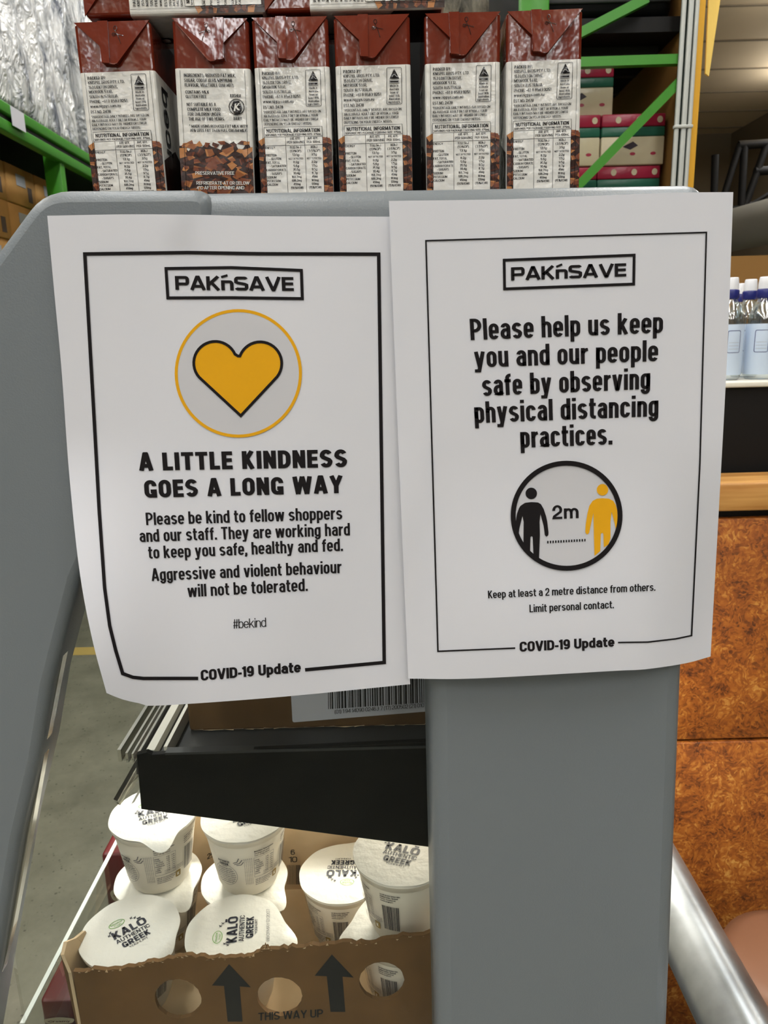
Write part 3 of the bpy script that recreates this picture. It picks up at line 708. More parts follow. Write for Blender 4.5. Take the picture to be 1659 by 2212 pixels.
def front_a():
    mb = MB(); carton_body(mb); f = face(845, 1535, 85, 1620); g = face(845, 1535, 85, 1620, .0006)
    chunks(mb, f, 848, 1532, 1190, BOTY, 3, lambda x, y: 935 < x < 1415)
    fl = lambda pts: mb.add([face(845, 1535, 85, 1620, .0005)(*p) for p in pts], [(0, 1, 2, 3)], cwhite)
    fl([(908, BOTY-30), (1447, BOTY-30), (1447, 1060), (908, 1060)])
    T = lambda b, x0, x1, y, cap=27, w=.17: gtext(mb, g, b, x0, x1, y, y, cap, cink, w)
    for x in (893, 1490): stroke(mb, g, [(x, 525), (x, BOTY)], 3, cink)
    for r in (('PACKED BY:', 917, 1083, 583, 27, .2), ('KNISPEL BROS PTY. LTD.', 917, 1250, 622), ('153 LOXTON DRIVE,', 917, 1182, 664), ('MOOROOK 5332,', 915, 1130, 704), ('SOUTH AUSTRALIA.', 915, 1180, 747),
              ('PHONE: +61 8 8583 9251', 913, 1257, 790), ('www.nippys.com.au', 912, 1193, 832), ('EST.NO. 2478', 911, 1095, 882),
              ('*PERCENTAGE DAILY INTAKES ARE BASED ON', 911, 1442, 924, 22), ('AN AVERAGE ADULT DIET OF 8700KJ. YOUR', 910, 1415, 960, 22), ('DAILY INTAKES MAY BE  HIGHER OR LOWER', 909, 1415, 995, 22), ('DEPENDING ON YOUR ENERGY NEEDS.', 908, 1355, 1032, 22),
              ('NUTRITIONAL INFORMATION', 930, 1425, 1100, 34, .2), ('SERVINGS PER PACKAGE: 1 SERVING SIZE: 375mL', 915, 1437, 1129, 18, .2),
              ('AVE. QTY.', 1143, 1240, 1167, 22), ('PER SERVING', 1115, 1277, 1200, 22), ('AVE. QTY.', 1310, 1405, 1167, 22), ('PER 100mL', 1300, 1430, 1200, 22)): T(*r)
    for i, (a, xa, ind, b, c) in enumerate((('ENERGY', 1003, 0, '1132.5kJ', '302kJ'), ('', 0, 0, '(13%DI*)', '(3.5%DI*)'), ('PROTEIN', 1012, 0, '13.1g', '3.5g'), ('- GLUTEN', 1053, 1, 'NOT DETECTED', 'NOT DETECTED'), ('FAT, TOTAL', 1042, 0, '8.2g', '2.2g'),
                                            ('- SATURATED', 1096, 1, '5.6g', '1.5g'), ('CARBOHYDRATE', 1096, 0, '35.6g', '9.5g'), ('- SUGARS', 1055, 1, '30.4g', '8.7g'), ('SODIUM', 1000, 0, '168.7mg', '45mg'), ('POTASSIUM', 1040, 0, '686.2mg', '183mg'), ('CALCIUM', 1012, 0, '450mg', '120mg'), ('', 0, 0, '(56%RDI#)', '(15%RDI#)'))):
        y = 1247+i*34
        if a: T(a, 945 if ind else 911, xa, y, 22)
        for s, cx in ((b, 1192), (c, 1363)):
            w = 136 if s.startswith('NOT') else len(s)*13.0
            T(s, cx-w/2, cx+w/2, y, 17 if s.startswith('NOT') else 22)
    stroke(mb, g, [(908, BOTY-30), (908, 1050), (1447, 1050), (1447, BOTY-30)], 3.5, cink)
    for y in (1138, 1217): stroke(mb, g, [(908, y), (1447, y)], 3.5, cink)
    for x in (1103, 1281): stroke(mb, g, [(x, 1138), (x, BOTY-30)], 3.5, cink)
    stroke(mb, g, rounded([(1315, 547), (1450, 547), (1448, 868), (1308, 868)], 12, 3), 4.5, cink, True)
    mb.add([g(1383, 556), g(1428, 643), g(1338, 643)], [(0, 2, 1)], cink)
    gg = face(845, 1535, 85, 1620, .0007)
    stroke(mb, gg, [(1362, 628), (1376, 606), (1392, 610), (1400, 622), (1414, 628)], 6, cgrey)
    stroke(mb, g, [(1380, 655), (1380, 683)], 88, cgrey)
    stroke(mb, gg, [(1380, 663), (1380, 675)], 76, cink)
    for b, w, y in (('Made in', 78, 714), ('Australia', 86, 744), ('from at', 76, 774), ('least 95%', 96, 803), ('Australian', 100, 831), ('ingredients.', 112, 858)): T(b, 1380-w/2, 1380+w/2, y, 18, .22)
    return mb
def front_b():
    mb = MB(); carton_body(mb); f = face(940, 1620, 40, 1505); g = face(940, 1620, 40, 1505, .0006)
    BY = 1505+180
    chunks(mb, f, 944, 1616, 1110, BY, 11)
    T = lambda b, x0, x1, y, cap=27, w=.18: gtext(mb, g, b, x0, x1, y, y, cap, cink, w)
    for x in (990, 1572): stroke(mb, g, [(x, 470), (x, BY)], 3, cink)
    for r in (('INGREDIENTS: REDUCED FAT MILK,', 1023, 1490, 527, 28), ('SUGAR, COCOA (0.5% MINIMUM)', 1023, 1455, 569, 28), ('FLAVOUR, VEGETABLE GUM (407).', 1027, 1473, 609, 28), ('CONTAINS MILK', 1030, 1243, 667, 27), ('GLUTEN FREE', 1030, 1218, 705, 27),
              ('NOT SUITABLE AS A', 1035, 1300, 772, 27), ('COMPLETE MILK FOOD', 1038, 1340, 813, 27), ('FOR CHILDREN UNDER', 1040, 1338, 855, 27), ('THE AGE OF TWO YEARS.', 1045, 1375, 896, 27),
              ('^ MADE USING REDUCED FAT MILK WITH', 1048, 1580, 957, 25), ('35% LESS FAT THAN FULL CREAM MILK.', 1050, 1577, 994, 25), ('KOSHER', 1433, 1530, 697, 27), ('DAIRY', 1455, 1530, 892, 27)): T(*r)
    stroke(mb, g, circ(1487, 780, 68, 66, 40), 8, cink, True)
    mb.add([g(*p) for p in ((1462, 728), (1512, 728), (1540, 790), (1512, 838), (1462, 838), (1434, 780))], [(5, 4, 3, 2, 1, 0)], cink)
    gg = face(940, 1620, 40, 1505, .0008)
    text_on(mb, gg, 'K', 1460, 1518, 815, 805, 60, cwhite, .04, 1, 0, .2)
    for r in (('PRESERVATIVE FREE', 1080, 1440, 1370, 30), ('REFRIGERATE AT OR BELOW', 1085, 1577, 1458, 30), ('4\u00b0C AFTER OPENING AND', 1085, 1527, 1500, 30)): gtext(mb, gg, r[0], r[1], r[2], r[3], r[3], r[4], cwhite, .18)
    return mb
def ear(mir=False):
    """folded-down triangular ear with its seam strip and cutting mark"""
    mb = MB(); S = (lambda x: 2*1190-x) if mir else (lambda x: x)
    h = lambda X, Y, o: face(845, 1535, 85, 1620, o)(S(X), Y)
    out = [(850, 88), (1530, 88), (1215, 462), (1190, 472), (1085, 458), (1070, 440), (1070, 306)]
    lift = lambda y: .0007+.0030*min(1, (y-85)/360)
    A = [h(x, y, lift(y)) for x, y in out]; B = [h(x, y, 0) for x, y in out]; n = len(out)
    order = (lambda f: f[::-1]) if not mir else (lambda f: f)
    mb.add(A+B, [order(tuple(range(n))[::-1][::-1])]+[order((i, (i+1) % n, (i+1) % n+n, i+n)) for i in range(n)], choc)
    st = [(1064, 84), (1158, 84), (1150, 462), (1080, 456)]
    A = [h(x, y, lift(y)+.0009) for x, y in st]; B = [h(x, y, lift(y)-.0004) for x, y in st]
    mb.add(A+B, [order((0, 1, 2, 3))]+[order((i, (i+1) % 4, (i+1) % 4+4, i+4)) for i in range(4)], choc)
    q = lambda X, Y: h(X, Y, lift(Y)+.0004)
    for pl in ([(1215, 165), (1240, 215), (1262, 290)], [(1290, 220), (1235, 205), (1200, 200)], circ(1222, 150, 14, 20, 10), circ(1205, 205, 16, 12, 10)):
        stroke(mb, q, pl, 5, cink, len(pl) == 10)
    return mb
def carton(kind, label, group):
    t = thing('milk_carton', (0, 0, 0), label, 'carton', group)
    (front_a() if kind == 'a' else front_b()).build('carton_body', t)
    ear(kind == 'b').build('folded_ear', t)
    return t
G1 = 'chocolate milk cartons standing behind the bar'; G2 = 'chocolate milk cartons lying across the upright ones'
SH = 1.4352; YC = .545
first_a = carton('a', 'leftmost upright chocolate milk carton, leaning slightly, above the heart notice', G1)
first_b = carton('b', 'upright chocolate milk carton showing ingredients panel and round dairy mark', G1)
spec = [('a', 155, 325, 50, 40, 207, 350, 405, first_a), ('b', 368, 537, 42, 42, 400, 540, 405, first_b), ('a', 540, 710, 44, 38, 566, 716, 395, None), ('a', 719, 886, 32, 30, 737, 888, 395, None),
        ('a', 916, 1083, 25, 22, 923, 1078, 395, None), ('a', 1093, 1262, 24, 20, 1096, 1250, 392, None)]
lab = [None, None, 'upright milk carton right of the one with ingredients panel, glare across its address', 'upright milk carton in the row with a dark wide gap on its right',
       'upright milk carton right of the dark gap, second from right end of row', 'rightmost upright chocolate milk carton, beside the green racking']
for (k, a, b, ya, yb, c, d, yc, src), lb in zip(spec, lab):
    t = src or copy_tree(first_a)
    if lb: t['label'] = lb
    T = W((a+b)/2, (ya+yb)/2, y=YC); B = W((c+d)/2, yc, y=YC)
    lean = math.atan2(T.x-B.x, T.z-B.z); x0 = T.x-math.tan(lean)*(T.z-SH)
    t.rotation_euler = (0, lean, 0)
    t.location = (x0, YC+CD/2+.001, SH+abs(math.sin(lean))*CW/2)
# lying pair on top
for i, (px, lb) in enumerate(((182, 'left one of two milk cartons lying on top of the row'), (572, 'right one of two milk cartons lying on top of the row'))):
    t = copy_tree(first_a); t['label'] = lb; t['group'] = G2
    p = W(px, 40, y=YC)
    t.rotation_euler = (0, -math.pi/2, 0)
    t.location = (p.x+CH, YC+CD/2+.002, SH+CH+.0035+CW/2)
# black panel added behind the row to darken the gaps between cartons
dv = MB().box((-.215, .70, 1.4355), (W(935, 60, y=.70).x, .704, 1.64), black, .001).box((-.215, .64, 1.4355), (-.213, .70, 1.50), black).box((-.215, .64, 1.4355), (.05, .70, 1.437), black)
part(dv, 'gap_backdrop', 'added black panel darkening the gaps between cartons')

# ------------------------------------------------------------------ yoghurt cups
LR, CUPH = .0455, .0765
def cup_r(z): return .0315+(.0418-.0315)*(z/.072)
def make_cup():
    mb = MB()
    mb.lathe([(0, .0), (.028, .0), (.0295, .002), (.0305, .008), (.0325, .010), (.0415, .066), (.0415, .0675), (.0432, .0685), (.0445, .0735), (.0452, .0745), (0, .0745)], plast, 56)
    def cm(a0, o=.0002):
        # label space: mm along the wall, mm up from the base
        return lambda X, Y: Vector(((cup_r(Y/1000)+.0012+o)*math.sin(a0+X/37), -(cup_r(Y/1000)+.0012+o)*math.cos(a0+X/37), Y/1000))
    def tl(mp, b, x0, x1, y, cap, m=cupink, bold=.01):
        gtext(mb, lambda X, Y: mp(X, 2*y-Y), b, x0, x1, y, y, cap, m, .16+bold*3)
    rl = random.Random(4)
    m0 = cm(-.45)
    stroke(mb, m0, [(p[0], p[1]) for p in circ(0, 32, 12.5, 13.5, 36)], .3, cupink, True)
    tl(m0, 'AUTHENTIC', -6.5, 6.5, 48, 2.4, navy, .02); tl(m0, 'GREEK', -5, 5, 44.2, 3, navy, .03); tl(m0, 'YOGHURT', -3.5, 3.5, 42.4, 1.2, navy)
    for i, b in enumerate(('kitchen food for good, and we', 'make authentic Greek yoghurt', 'by using fresh milk, the finest', 'ingredients and a culture', 'from the Greek island', 'of Crete. It is smooth', 'and thick, with high', 'protein and low fat.')):
        w = math.sqrt(max(1, 12.5**2-(41-i*2.6-32)**2))*.86; tl(m0, b, -w, w, 39.6-i*2.6, 1.5)
    for a, b in (((11, 47), (19, 53)), ((13, 46), (20, 50)), ((10, 48.5), (16, 55))): stroke(mb, m0, [a, ((a[0]+b[0])/2+1, (a[1]+b[1])/2-1.5), b], .8, cupink)
    m1 = cm(.42)
    text_lines = ['Nutrition Information', 'Servings per pack', 'Serving size']
    for i, b in enumerate(text_lines): tl(m1, b, -2, 17-4*(i > 0), 60-i*2.6, 1.7, navy, .02 if i == 0 else 0)
    for i, b in enumerate(('Energy', 'Protein', 'Fat, total', '- saturated', 'Carbohydrate', '- sugars', 'Sodium', 'Calcium')):
        tl(m1, b, -2, -2+len(b)*.75, 49-i*2.5, 1.6)
        for x in (9, 14): tl(m1, '%d.%dg' % (rl.randint(1, 9), rl.randint(0, 9)), x, x+3, 49-i*2.5, 1.4)
    stroke(mb, m1, [(-2.6, 28), (-2.6, 53), (18, 53), (18, 28)], .25, cupink, True, 3)
    for i in range(5):    # ingredients, running up the wall
        vs, fs = text2d('Ingredients: made with fresh and local milk', 0, 1)
        mb.add([m1(-11+i*1.7-t*1.1, 20+s*34) for s, t in vs], fs, cupink)
    for i in range(4): tl(m1, 'contains milk. Keep refrigerated below 4 degrees', -2, 19-i*2, 24-i*2.2, 1.3)
    m2 = cm(1.36)
    for i, b in enumerate(('See lid for best before date.', 'Goodman Fielder, Auckland', 'New Zealand', 'www.yoghurt')): tl(m2, b, -7, 10-i*2, 62-i*2.4, 1.5, navy, .01)
    x = -6
    while x < 9:
        w = rl.choice((.25, .4, .7)); stroke(mb, m2, [(x, 22), (x, 50)], w, navy); x += w+rl.choice((.3, .5))
    m3 = cm(.98)
    poly_on(mb, m3, rounded([(-3, 18), (3, 18), (3, 26), (-3, 26)], 1.5), gold)
    tl(cm(.98, .0004), 'K', -1.3, 1.3, 20, 3.5, plast, .05)
    for i in range(3): tl(m3, 'Made in New Zealand', -14, 6, 28+i*2, 1.1)
    return mb
def lid_map(rot, z=.0781):
    c, s = math.cos(rot), math.sin(rot)
    return lambda X, Y: Vector(((X*c+Y*s)/1000, (X*s-Y*c)/1000, z))     # X right, Y down, in mm
def make_lid(rot, tab, arc=False, tl=.017):
    mb = MB(); n = 96; out = []
    for k in range(n):
        a = 2*math.pi*k/n; d = abs((a-tab+math.pi) % (2*math.pi)-math.pi)
        r = LR+tl*math.exp(-(d/.27)**2)+.0003*math.sin(a*9)
        out.append((r, a, -.0045*math.exp(-(d/.22)**2)))
    V = []; fs = []
    R = [(.0, .0005), (.25, .0006), (.5, .0007), (.75, .0006), (.9, .0004), (1, 0)]
    for (q, h) in R[1:]:
        for (r, a, dz) in out:
            V.append((r*q*math.cos(a), r*q*math.sin(a), .0770+h+(dz if q > .95 else dz*.15 if q > .85 else 0)))
    V.append((0, 0, .0776)); c = len(V)-1
    for k in range(n):
        fs.append((c, k, (k+1) % n))
        for j in range(len(R)-2): fs.append((j*n+k, (j+1)*n+k, (j+1)*n+(k+1) % n, j*n+(k+1) % n))
    k0 = len(V); m = (len(R)-2)*n
    mb.add(V, fs, foil, True)
    V2 = V[m:m+n]+[(x, y, z-.0005) for x, y, z in V[m:m+n]]
    mb.add(V2, [(k, n+k, n+(k+1) % n, (k+1) % n) for k in range(n)], foil)
    mp = lid_map(rot)
    def T(b, x0, x1, y, cap, bold=.2, m=navy):
        gtext(mb, mp, b, x0, x1, y, y, cap, m, bold)
    T('KAL\u014c', -16, 16, 3, 9.5, .25); T('AUTHENTIC', -16, 16, 9.5, 4.8, .19); T('GREEK', -13, 13, 18, 7, .25); T('YOGHURT', -9, 9, 21.5, 2.3, .18)
    poly_on(mb, mp, circ(-7, -15, 7.5, 4.6, 28), green, [circ(-7, -15, 6.9, 4.0, 28)])
    T('Meadow', -12.5, -1.5, -15, 2.4, .13, green); T('Fresh', -10, -3.5, -12, 2.2, .13, green)
    for x, y in ((5, -12), (8, -10), (-17, -7), (-19, -4)): stroke(mb, mp, [(x, y), (x+2.2, y-2.4)], .7, navy); stroke(mb, mp, [(x, y-2), (x+2.2, y+.3)], .6, navy)
    if arc: T('BB 01 MAY G1 20:07', -20, 20, -33 if arc == 1 else 33, 3, .11, cupink)
    return mb
cup_mesh = make_cup()
GY = 'yoghurt pots in the cardboard tray'
first = None
def cup(px, py, z, rot, tab, spin, label, arc=0, pos=None, tl=.017):
    """pot whose lid centre is seen at (px, py) and lies at height z"""
    global first
    p = pos if pos is not None else W(px, py, z=z)
    t = thing('yoghurt_pot', (p.x, p.y, z-.0776), label, 'yoghurt', GY)
    if first is None: first = cup_mesh.build('pot', t)
    else:
        c = first.copy(); C.objects.link(c); c.parent = t
        first_used = c
    b = t.children[0]; b.rotation_euler = (0, 0, spin)
    make_lid(rot, tab, arc, tl).build('lid', t)
    return t, p
D = math.radians
ZF, ZB = .809, .789
cup(281, 2008, ZF, D(40), D(-30), D(-25), 'yoghurt pot at front left, lid lettering slanting upward', tl=.006)
cup(506, 2008, ZF, D(98), D(-13), D(-70), 'yoghurt pot at front centre, lid tab pointing right, date along the rim', 2)
_, p3 = cup(868, 1992, ZF, D(0), D(198), D(-100), 'lower yoghurt pot at front right, under another, tab pointing left', 0)
_, b1 = cup(342, 1892, ZB, D(10), D(-48), D(-10), 'lower pot of the left stack, behind the front left pot')
_, b2 = cup(528, 1896, ZB, D(20), D(-42), D(-10), 'lower pot of the middle stack, behind the front centre pot')
cup(738, 1884, ZB, D(178), D(60), D(-80), 'single yoghurt pot, lid lettering upside down, middle right of tray')
dz = .0785
cup(0, 0, ZB+dz, D(22), D(-66), D(-8), 'upper pot of the left stack, under the end of the black bracket', pos=Vector((b1.x+.003, b1.y, 0)))
cup(0, 0, ZB+dz, D(30), D(60), D(0), 'upper pot of the middle stack, its lid brightly lit', pos=Vector((b2.x+.006, b2.y, 0)))
cup(0, 0, ZF+dz, D(-20), D(115), D(-98), 'upper yoghurt pot at front right, beside the grey post', 1, pos=Vector((p3.x+.002, p3.y, 0)))

# ------------------------------------------------------------------ cardboard tray with pots
YT = .537
rn = random.Random(5)
tray = thing('cardboard_tray', (-.12, YT, .709), 'torn brown cardboard tray with round holes and black arrows holding yoghurt pots', 'tray')
def tpart(mb, name):
    mb.v = [(x+.12, y-YT, z-.709) for x, y, z in mb.v]; return mb.build(name, tray)
top = []
prof = [(158, 2098), (200, 2096), (290, 2090), (330, 2078), (395, 2066), (450, 2068), (520, 2068), (560, 2058), (572, 2046), (585, 2052), (640, 2046), (740, 2038), (800, 2036), (870, 2022), (960, 2014), (1000, 2012)]
for i in range(len(prof)-1):
    for k in range(6):
        t = k/6; top.append((prof[i][0]*(1-t)+prof[i+1][0]*t, prof[i][1]*(1-t)+prof[i+1][1]*t+rn.uniform(-3.2, 3.2)))
zt = [Z2(a, b, YT) for a, b in top]
outl = [(zt[0][0], .709)] + [(zt[-1][0], .709)] + zt[::-1]
holes = []
for (hx, hy, r) in ((385, 2158, .0205), (604, 2153, .0200), (825, 2120, .0198)):
    c = Z2(hx, hy, YT); holes.append([(c[0]+(r+rn.uniform(-.0004, .0004))*math.cos(2*math.pi*k/40), c[1]+(r+rn.uniform(-.0004, .0004))*1.03*math.sin(2*math.pi*k/40)) for k in range(40)])
fm = slab(MB(), outl, YT, YT+.004, card, holes)
cmap = lambda px, py: Vector((W(px, py, y=YT).x, YT-.0004, W(px, py, y=YT).z))
for s in (0, 222):
    dy = -s*.095
    a = [(495, 2082), (542, 2132), (518, 2130), (524, 2206), (492, 2206), (484, 2129), (458, 2128)]
    poly_on(fm, cmap, [(x+s, y+dy) for x, y in a], cardink)
gtext(fm, cmap, 'THIS WAY UP', 558, 698, 2204, 2196, 17, cardink, .2)
for i in range(70):   # torn fibres
    k = rn.randrange(len(zt)); x, z = zt[k]; fm.add([(x-.0012, YT-.0003, z-.001), (x+.0012, YT-.0003, z-.001), (x+rn.uniform(-.002, .002), YT-rn.uniform(.0005, .003), z+rn.uniform(.0, .0028))], [(0, 1, 2)], cardin)
tpart(fm, 'front_panel')
xl, xr, yb = zt[0][0]-.002, .19, .752
wl = MB()

sp = [(YT+.001, .709, 0), (yb, .709, 0), (yb, .728, -.002), (YT+.075, .735, -.002), (YT+.058, .780, -.006), (YT+.050, .812, -.010), (YT+.034, .819, -.011), (YT+.018, .830, -.012), (YT+.008, .826, -.011), (YT+.001, zt[0][1]-.002, -.003)]
n = len(sp); A = [(xl+dx, y, z) for y, z, dx in sp]; B = [(xl+dx+.003, y, z) for y, z, dx in sp]
wl.add(A, [tuple(range(n))], card); wl.add(B, [tuple(range(n))[::-1]], cardin); wl.add(A+B, [(i, (i+1) % n, (i+1) % n+n, i+n) for i in range(n)], cardin)
tpart(wl, 'side_panel')
bw = MB().box((xl, yb, .709), (xr, yb+.004, .83), cardin)
bm_ = lambda px, py: Vector((W(px, py, y=yb).x, yb-.0004, W(px, py, y=yb).z))
gtext(bw, bm_, '6', 628, 637, 1846, 1846, 11, cardink, .17); gtext(bw, bm_, '10', 624, 642, 1862, 1862, 12, cardink, .17); gtext(bw, bm_, '25', 448, 462, 1856, 1850, 12, cardink, .17)
for k in range(9): stroke(bw, bm_, [(622+k*3.2, 1868), (622+k*3.2, 1910)], rn.choice((1, 2)), cardink)
tpart(bw, 'back_panel')
tpart(MB().box((xl, YT+.004, .7085), (xr, yb, .7112), cardin).box((xl+.004, YT+.006, .7112), (xr, YT+.104, ZF-.0778), cardin), 'floor_panel')

# next tray and the maroon packs further along the deck
t = thing('cardboard_tray', (-.05, .80, .709), 'plain cardboard tray deeper in the chiller behind the pots', 'tray')
for a, b in (((-.23, .0, 0), (.22, .003, .11)), ((-.23, .003, 0), (-.227, .20, .11)), ((-.23, .2, 0), (.22, .203, .11)), ((-.227, .003, 0), (.22, .2, .003))): pass
mb = MB().box((-.2, 0, 0), (.24, .003, .115), card).box((-.2, .003, 0), (-.197, .20, .115), card).box((-.2, .2, 0), (.24, .203, .115), card).box((-.197, .003, 0), (.24, .2, .003), cardin)
mb.build('tray_body', t)
def pack(p, s, label):
    t = thing('dessert_pack', p, label, 'pack', 'maroon dessert packs on the lower deck')
    MB().box((-s, -.04, 0), (s, .04, .075), maroon, .004).build('pack_box', t)
    m = MB(); f = lambda x, y: Vector((x, -.0405, y))
    poly_on(m, f, rounded([(-.012, .012), (.012, .012), (.016, .026), (0, .032), (-.016, .026)], .006), packw)
    text_on(m, lambda x, y: Vector((x, -.041, -y)), 'Creamy', -.011, .011, -.0185, -.0185, .005, maroon, .03, 1)
    m.build('front_label', t)
p = W(243, 1925, z=.735); pack((p.x+.012, p.y+.04, .709), .020, 'maroon pack seen between front glass and the left stack of pots')
p = W(126, 2190, z=.725); pack((p.x, p.y+.04, .7085), .016, 'maroon pack beside the torn left side of the tray, at bottom left'); bpy.data.objects['dessert_pack.001'].scale = (1, 1, .42)

# ------------------------------------------------------------------ box on the upper shelf
YB = .60
bx = thing('cardboard_box', (-.07, YB, 1.009), 'brown cardboard box with barcode label on the shelf under the notices', 'box')
x0 = W(400, 1590, y=YB).x+.004
b = MB().box((x0, YB, 1.0085), (.19, YB+.22, 1.11), card, .003)
for i in range(40):
    x = x0+.004+i*.009; b.add([(x, YB-.0004, 1.010), (x+.009, YB-.0004, 1.010), (x+.009, YB-.0014, 1.0095+rn.uniform(0, .002)), (x, YB-.0014, 1.0095+rn.uniform(0, .002))], [(0, 1, 2, 3)], cardin)
b.v = [(x+.07, y-YB, z-1.009) for x, y, z in b.v]; b.build('box_body', bx)
lb = MB(); lm = lambda o: (lambda px, py: Vector((W(px, py, y=YB).x, YB-o, W(px, py, y=YB).z)))
poly_on(lb, lm(.0005), rounded([(627, 1470), (1000, 1445), (1000, 1530), (632, 1560)], [0, 0, 0, 5]), paper)
x = 710
while x < 985:
    w = rn.choice((1.3, 2, 3, 4)); k = (x-710)*.068
    stroke(lb, lm(.0008), [(x-1, 1470-k), (x, 1531-k)], w, ink); x += w+rn.choice((1.5, 2.2, 3))
gtext(lb, lm(.0008), '(01) 1 94 14090 02463 7 (17) 200502 (21) 0107', 723, 922, 1541, 1526, 8.5, ink, .13)
lb.v = [(x+.07, y-YB, z-1.009) for x, y, z in lb.v]; lb.build('barcode_label', bx)

# ------------------------------------------------------------------ bumper pipe on the right
pz = .735
pipe = MB(); c = W(1640, 2172, z=pz); px_ = c.x-.030
pipe.tube([(px_, -.15, pz), (px_, .2, pz), (px_, 1.7, pz)], .0325, steel, 28)
tp = thing('bumper_rail', (px_, .8, 0), 'galvanised round steel bumper rail running low beside the grey post', 'rail')
pipe.v = [(x-px_, y-.8, z) for x, y, z in pipe.v]; pipe.build('tube', tp)
for yy in (-.12, 1.6):
    MB().tube([(0, yy-.8, FZ), (0, yy-.8, pz)], .025, steel, 16).lathe([(.0, FZ+.006), (.06, FZ+.006), (.06, FZ)], steel, 20, xf=lambda v, yy=yy: v+Vector((0, yy-.8, 0))).build('stanchion', tp)

# ------------------------------------------------------------------ bottle display on the right
YG = 1.38
gx0 = .50
zw0, zw1 = W(1600, 1102, y=YG).z, W(1600, 1042, y=YG).z
zs = W(1600, 824, y=YG+.12).z
gd = thing('display_stand', (1.1, 1.9, 0), 'wooden display stand of rough strand board panels carrying water bottles', 'stand')
def gp(mb, n, l=None):
    mb.v = [(x-1.1, y-1.9, z) for x, y, z in mb.v]; o = mb.build(n, gd)
    if l: o['label'] = l
zseam = W(1560, 1600, y=YG).z
gp(MB().box((gx0, YG, FZ+.02), (1.9, YG+.02, zseam-.003), strand, .002), 'panel'); gp(MB().box((gx0, YG, zseam+.0045), (1.9, YG+.02, zw0-.017), strand, .002), 'panel')
gp(MB().box((gx0, YG+.02, FZ), (1.9, YG+.06, zw0), truss), 'core')
gp(MB().box((gx0, YG-.008, zw0), (1.9, YG+.10, zw1), wood, .004), 'top_rail', 'pale pine rail')
gp(MB().box((gx0, YG+.13, zw1-.01), (1.9, YG+.5, zs-.012), truss), 'recess', 'black recess')
gp(MB().box((gx0, YG+.118, zs-.012), (1.9, YG+.62, zs), whitep, .003), 'shelf')
gp(MB().box((gx0, YG+.65, FZ), (1.9, YG+.68, W(1620, 553, y=YG+.66).z), mustard), 'back_board', 'mustard back board')
def make_bottle(label):
    t = thing('water_bottle', (0, 0, 0), label, 'bottle', 'water bottles on the display stand')
    MB().lathe([(0, .002), (.026, 0), (.031, .006), (.032, .05), (.032, .11), (.032, .135), (.029, .150), (.020, .168), (.0135, .178), (.0130, .186)], bottle, 36).build('bottle_body', t)
    m = MB().lathe([(.0323, .012), (.0327, .014), (.0327, .122), (.0323, .124)], blab, 36)
    f = lambda X, Y: Vector((.033*math.sin(X/33), -.033*math.cos(X/33), Y/1000))
    stroke(m, f, rounded([(-14, 62), (14, 62), (14, 110), (-14, 110)], 4), 1.2, capb, True, 3)
    for y in (70, 77, 84): stroke(m, f, [(-11, y), (11, y)], .5, cgrey, False, 4)
    m.build('label', t)
    cp = MB().lathe([(.0145, .199), (.0143, .212), (.0128, .224), (.0118, .226), (.0, .2265)], capw, 28).build('sports_cap', t)
    MB().lathe([(.0155, .180), (.0165, .182), (.0165, .197), (.0150, .200), (0, .200)], capb, 28).build('cap_ring', cp)
    return t
bt = make_bottle('water bottle at the far right edge, nearest in front row')
BOT = [(1655, 604, 1.56, None), (1622, 616, 1.635, 'water bottle with white cap, second from the right edge'), (1582, 608, 1.56, 'water bottle half hidden behind the edge of right notice'),
       (1598, 632, 1.79, 'water bottle further back whose cap shows between two others'), (1652, 640, 1.82, 'rearmost water bottle behind the one at the right edge')]
for i, (px, py, y, lb_) in enumerate(BOT):
    o = bt if i == 0 else copy_tree(bt)
    if lb_: o['label'] = lb_
    o.location = (W(px, py, y=y).x, y, zs); o.scale = (.92, .92, .90); o.rotation_euler = (0, 0, .2*i-.4)
# rounded brown tub near the pipe
tb = thing('plastic_tub', (.60, .98, 0), 'brown rounded tub on the floor behind the bumper rail', 'tub')
q = W(1640, 1985, y=1.15)
MB().lathe([(0, FZ), (.10, FZ), (.115, FZ+.01), (.135, q.z-.05), (.128, q.z-.015), (.10, q.z), (0, q.z+.004)], tan, 40).build('tub_body', tb)
MB().lathe([(.130, q.z-.06), (.139, q.z-.055), (.139, q.z-.042), (.130, q.z-.037)], tan, 40).build('rim', tb)
tb.location = (q.x+.03, 1.06, 0)

# ------------------------------------------------------------------ left racking
XR = -1.8
rk = thing('pallet_rack', (XR, 4.5, 0), 'green pallet racking with twin beam along the left aisle', 'rack')
def rp(mb, n, l=None):
    mb.v = [(x-XR, y-4.5, z) for x, y, z in mb.v]; o = mb.build(n, rk)
    if l: o['label'] = l
zb = W(0, 215, x=XR).z; zb2 = W(0, 262, x=XR).z
yup = W(143, 385, x=XR).y
rp(MB().box((XR-.04, 2.2, zb-.055), (XR+.01, 9.2, zb), rackg, .006).box((XR-.05, 2.2, zb-.075), (XR-.01, 9.2, zb-.055), dark), 'beam')
rp(MB().box((XR-.05, 2.2, zb-.135), (XR, 9.2, zb-.078), rackg, .006), 'beam')
rp(MB().box((XR-1.1, 2.2, zb), (XR-.06, 9.2, zb+.02), dark), 'deck')
for y in (2.3, yup, 7.6):
    rp(MB().box((XR-.11, y-.03, FZ), (XR-.012, y+.03, zb-.08 if y == yup else 4.3), rackg, .004), 'upright')
ms = MB().box((XR-1.02, 2.2, FZ), (XR-1.0, 9.2, zb-.1), truss)
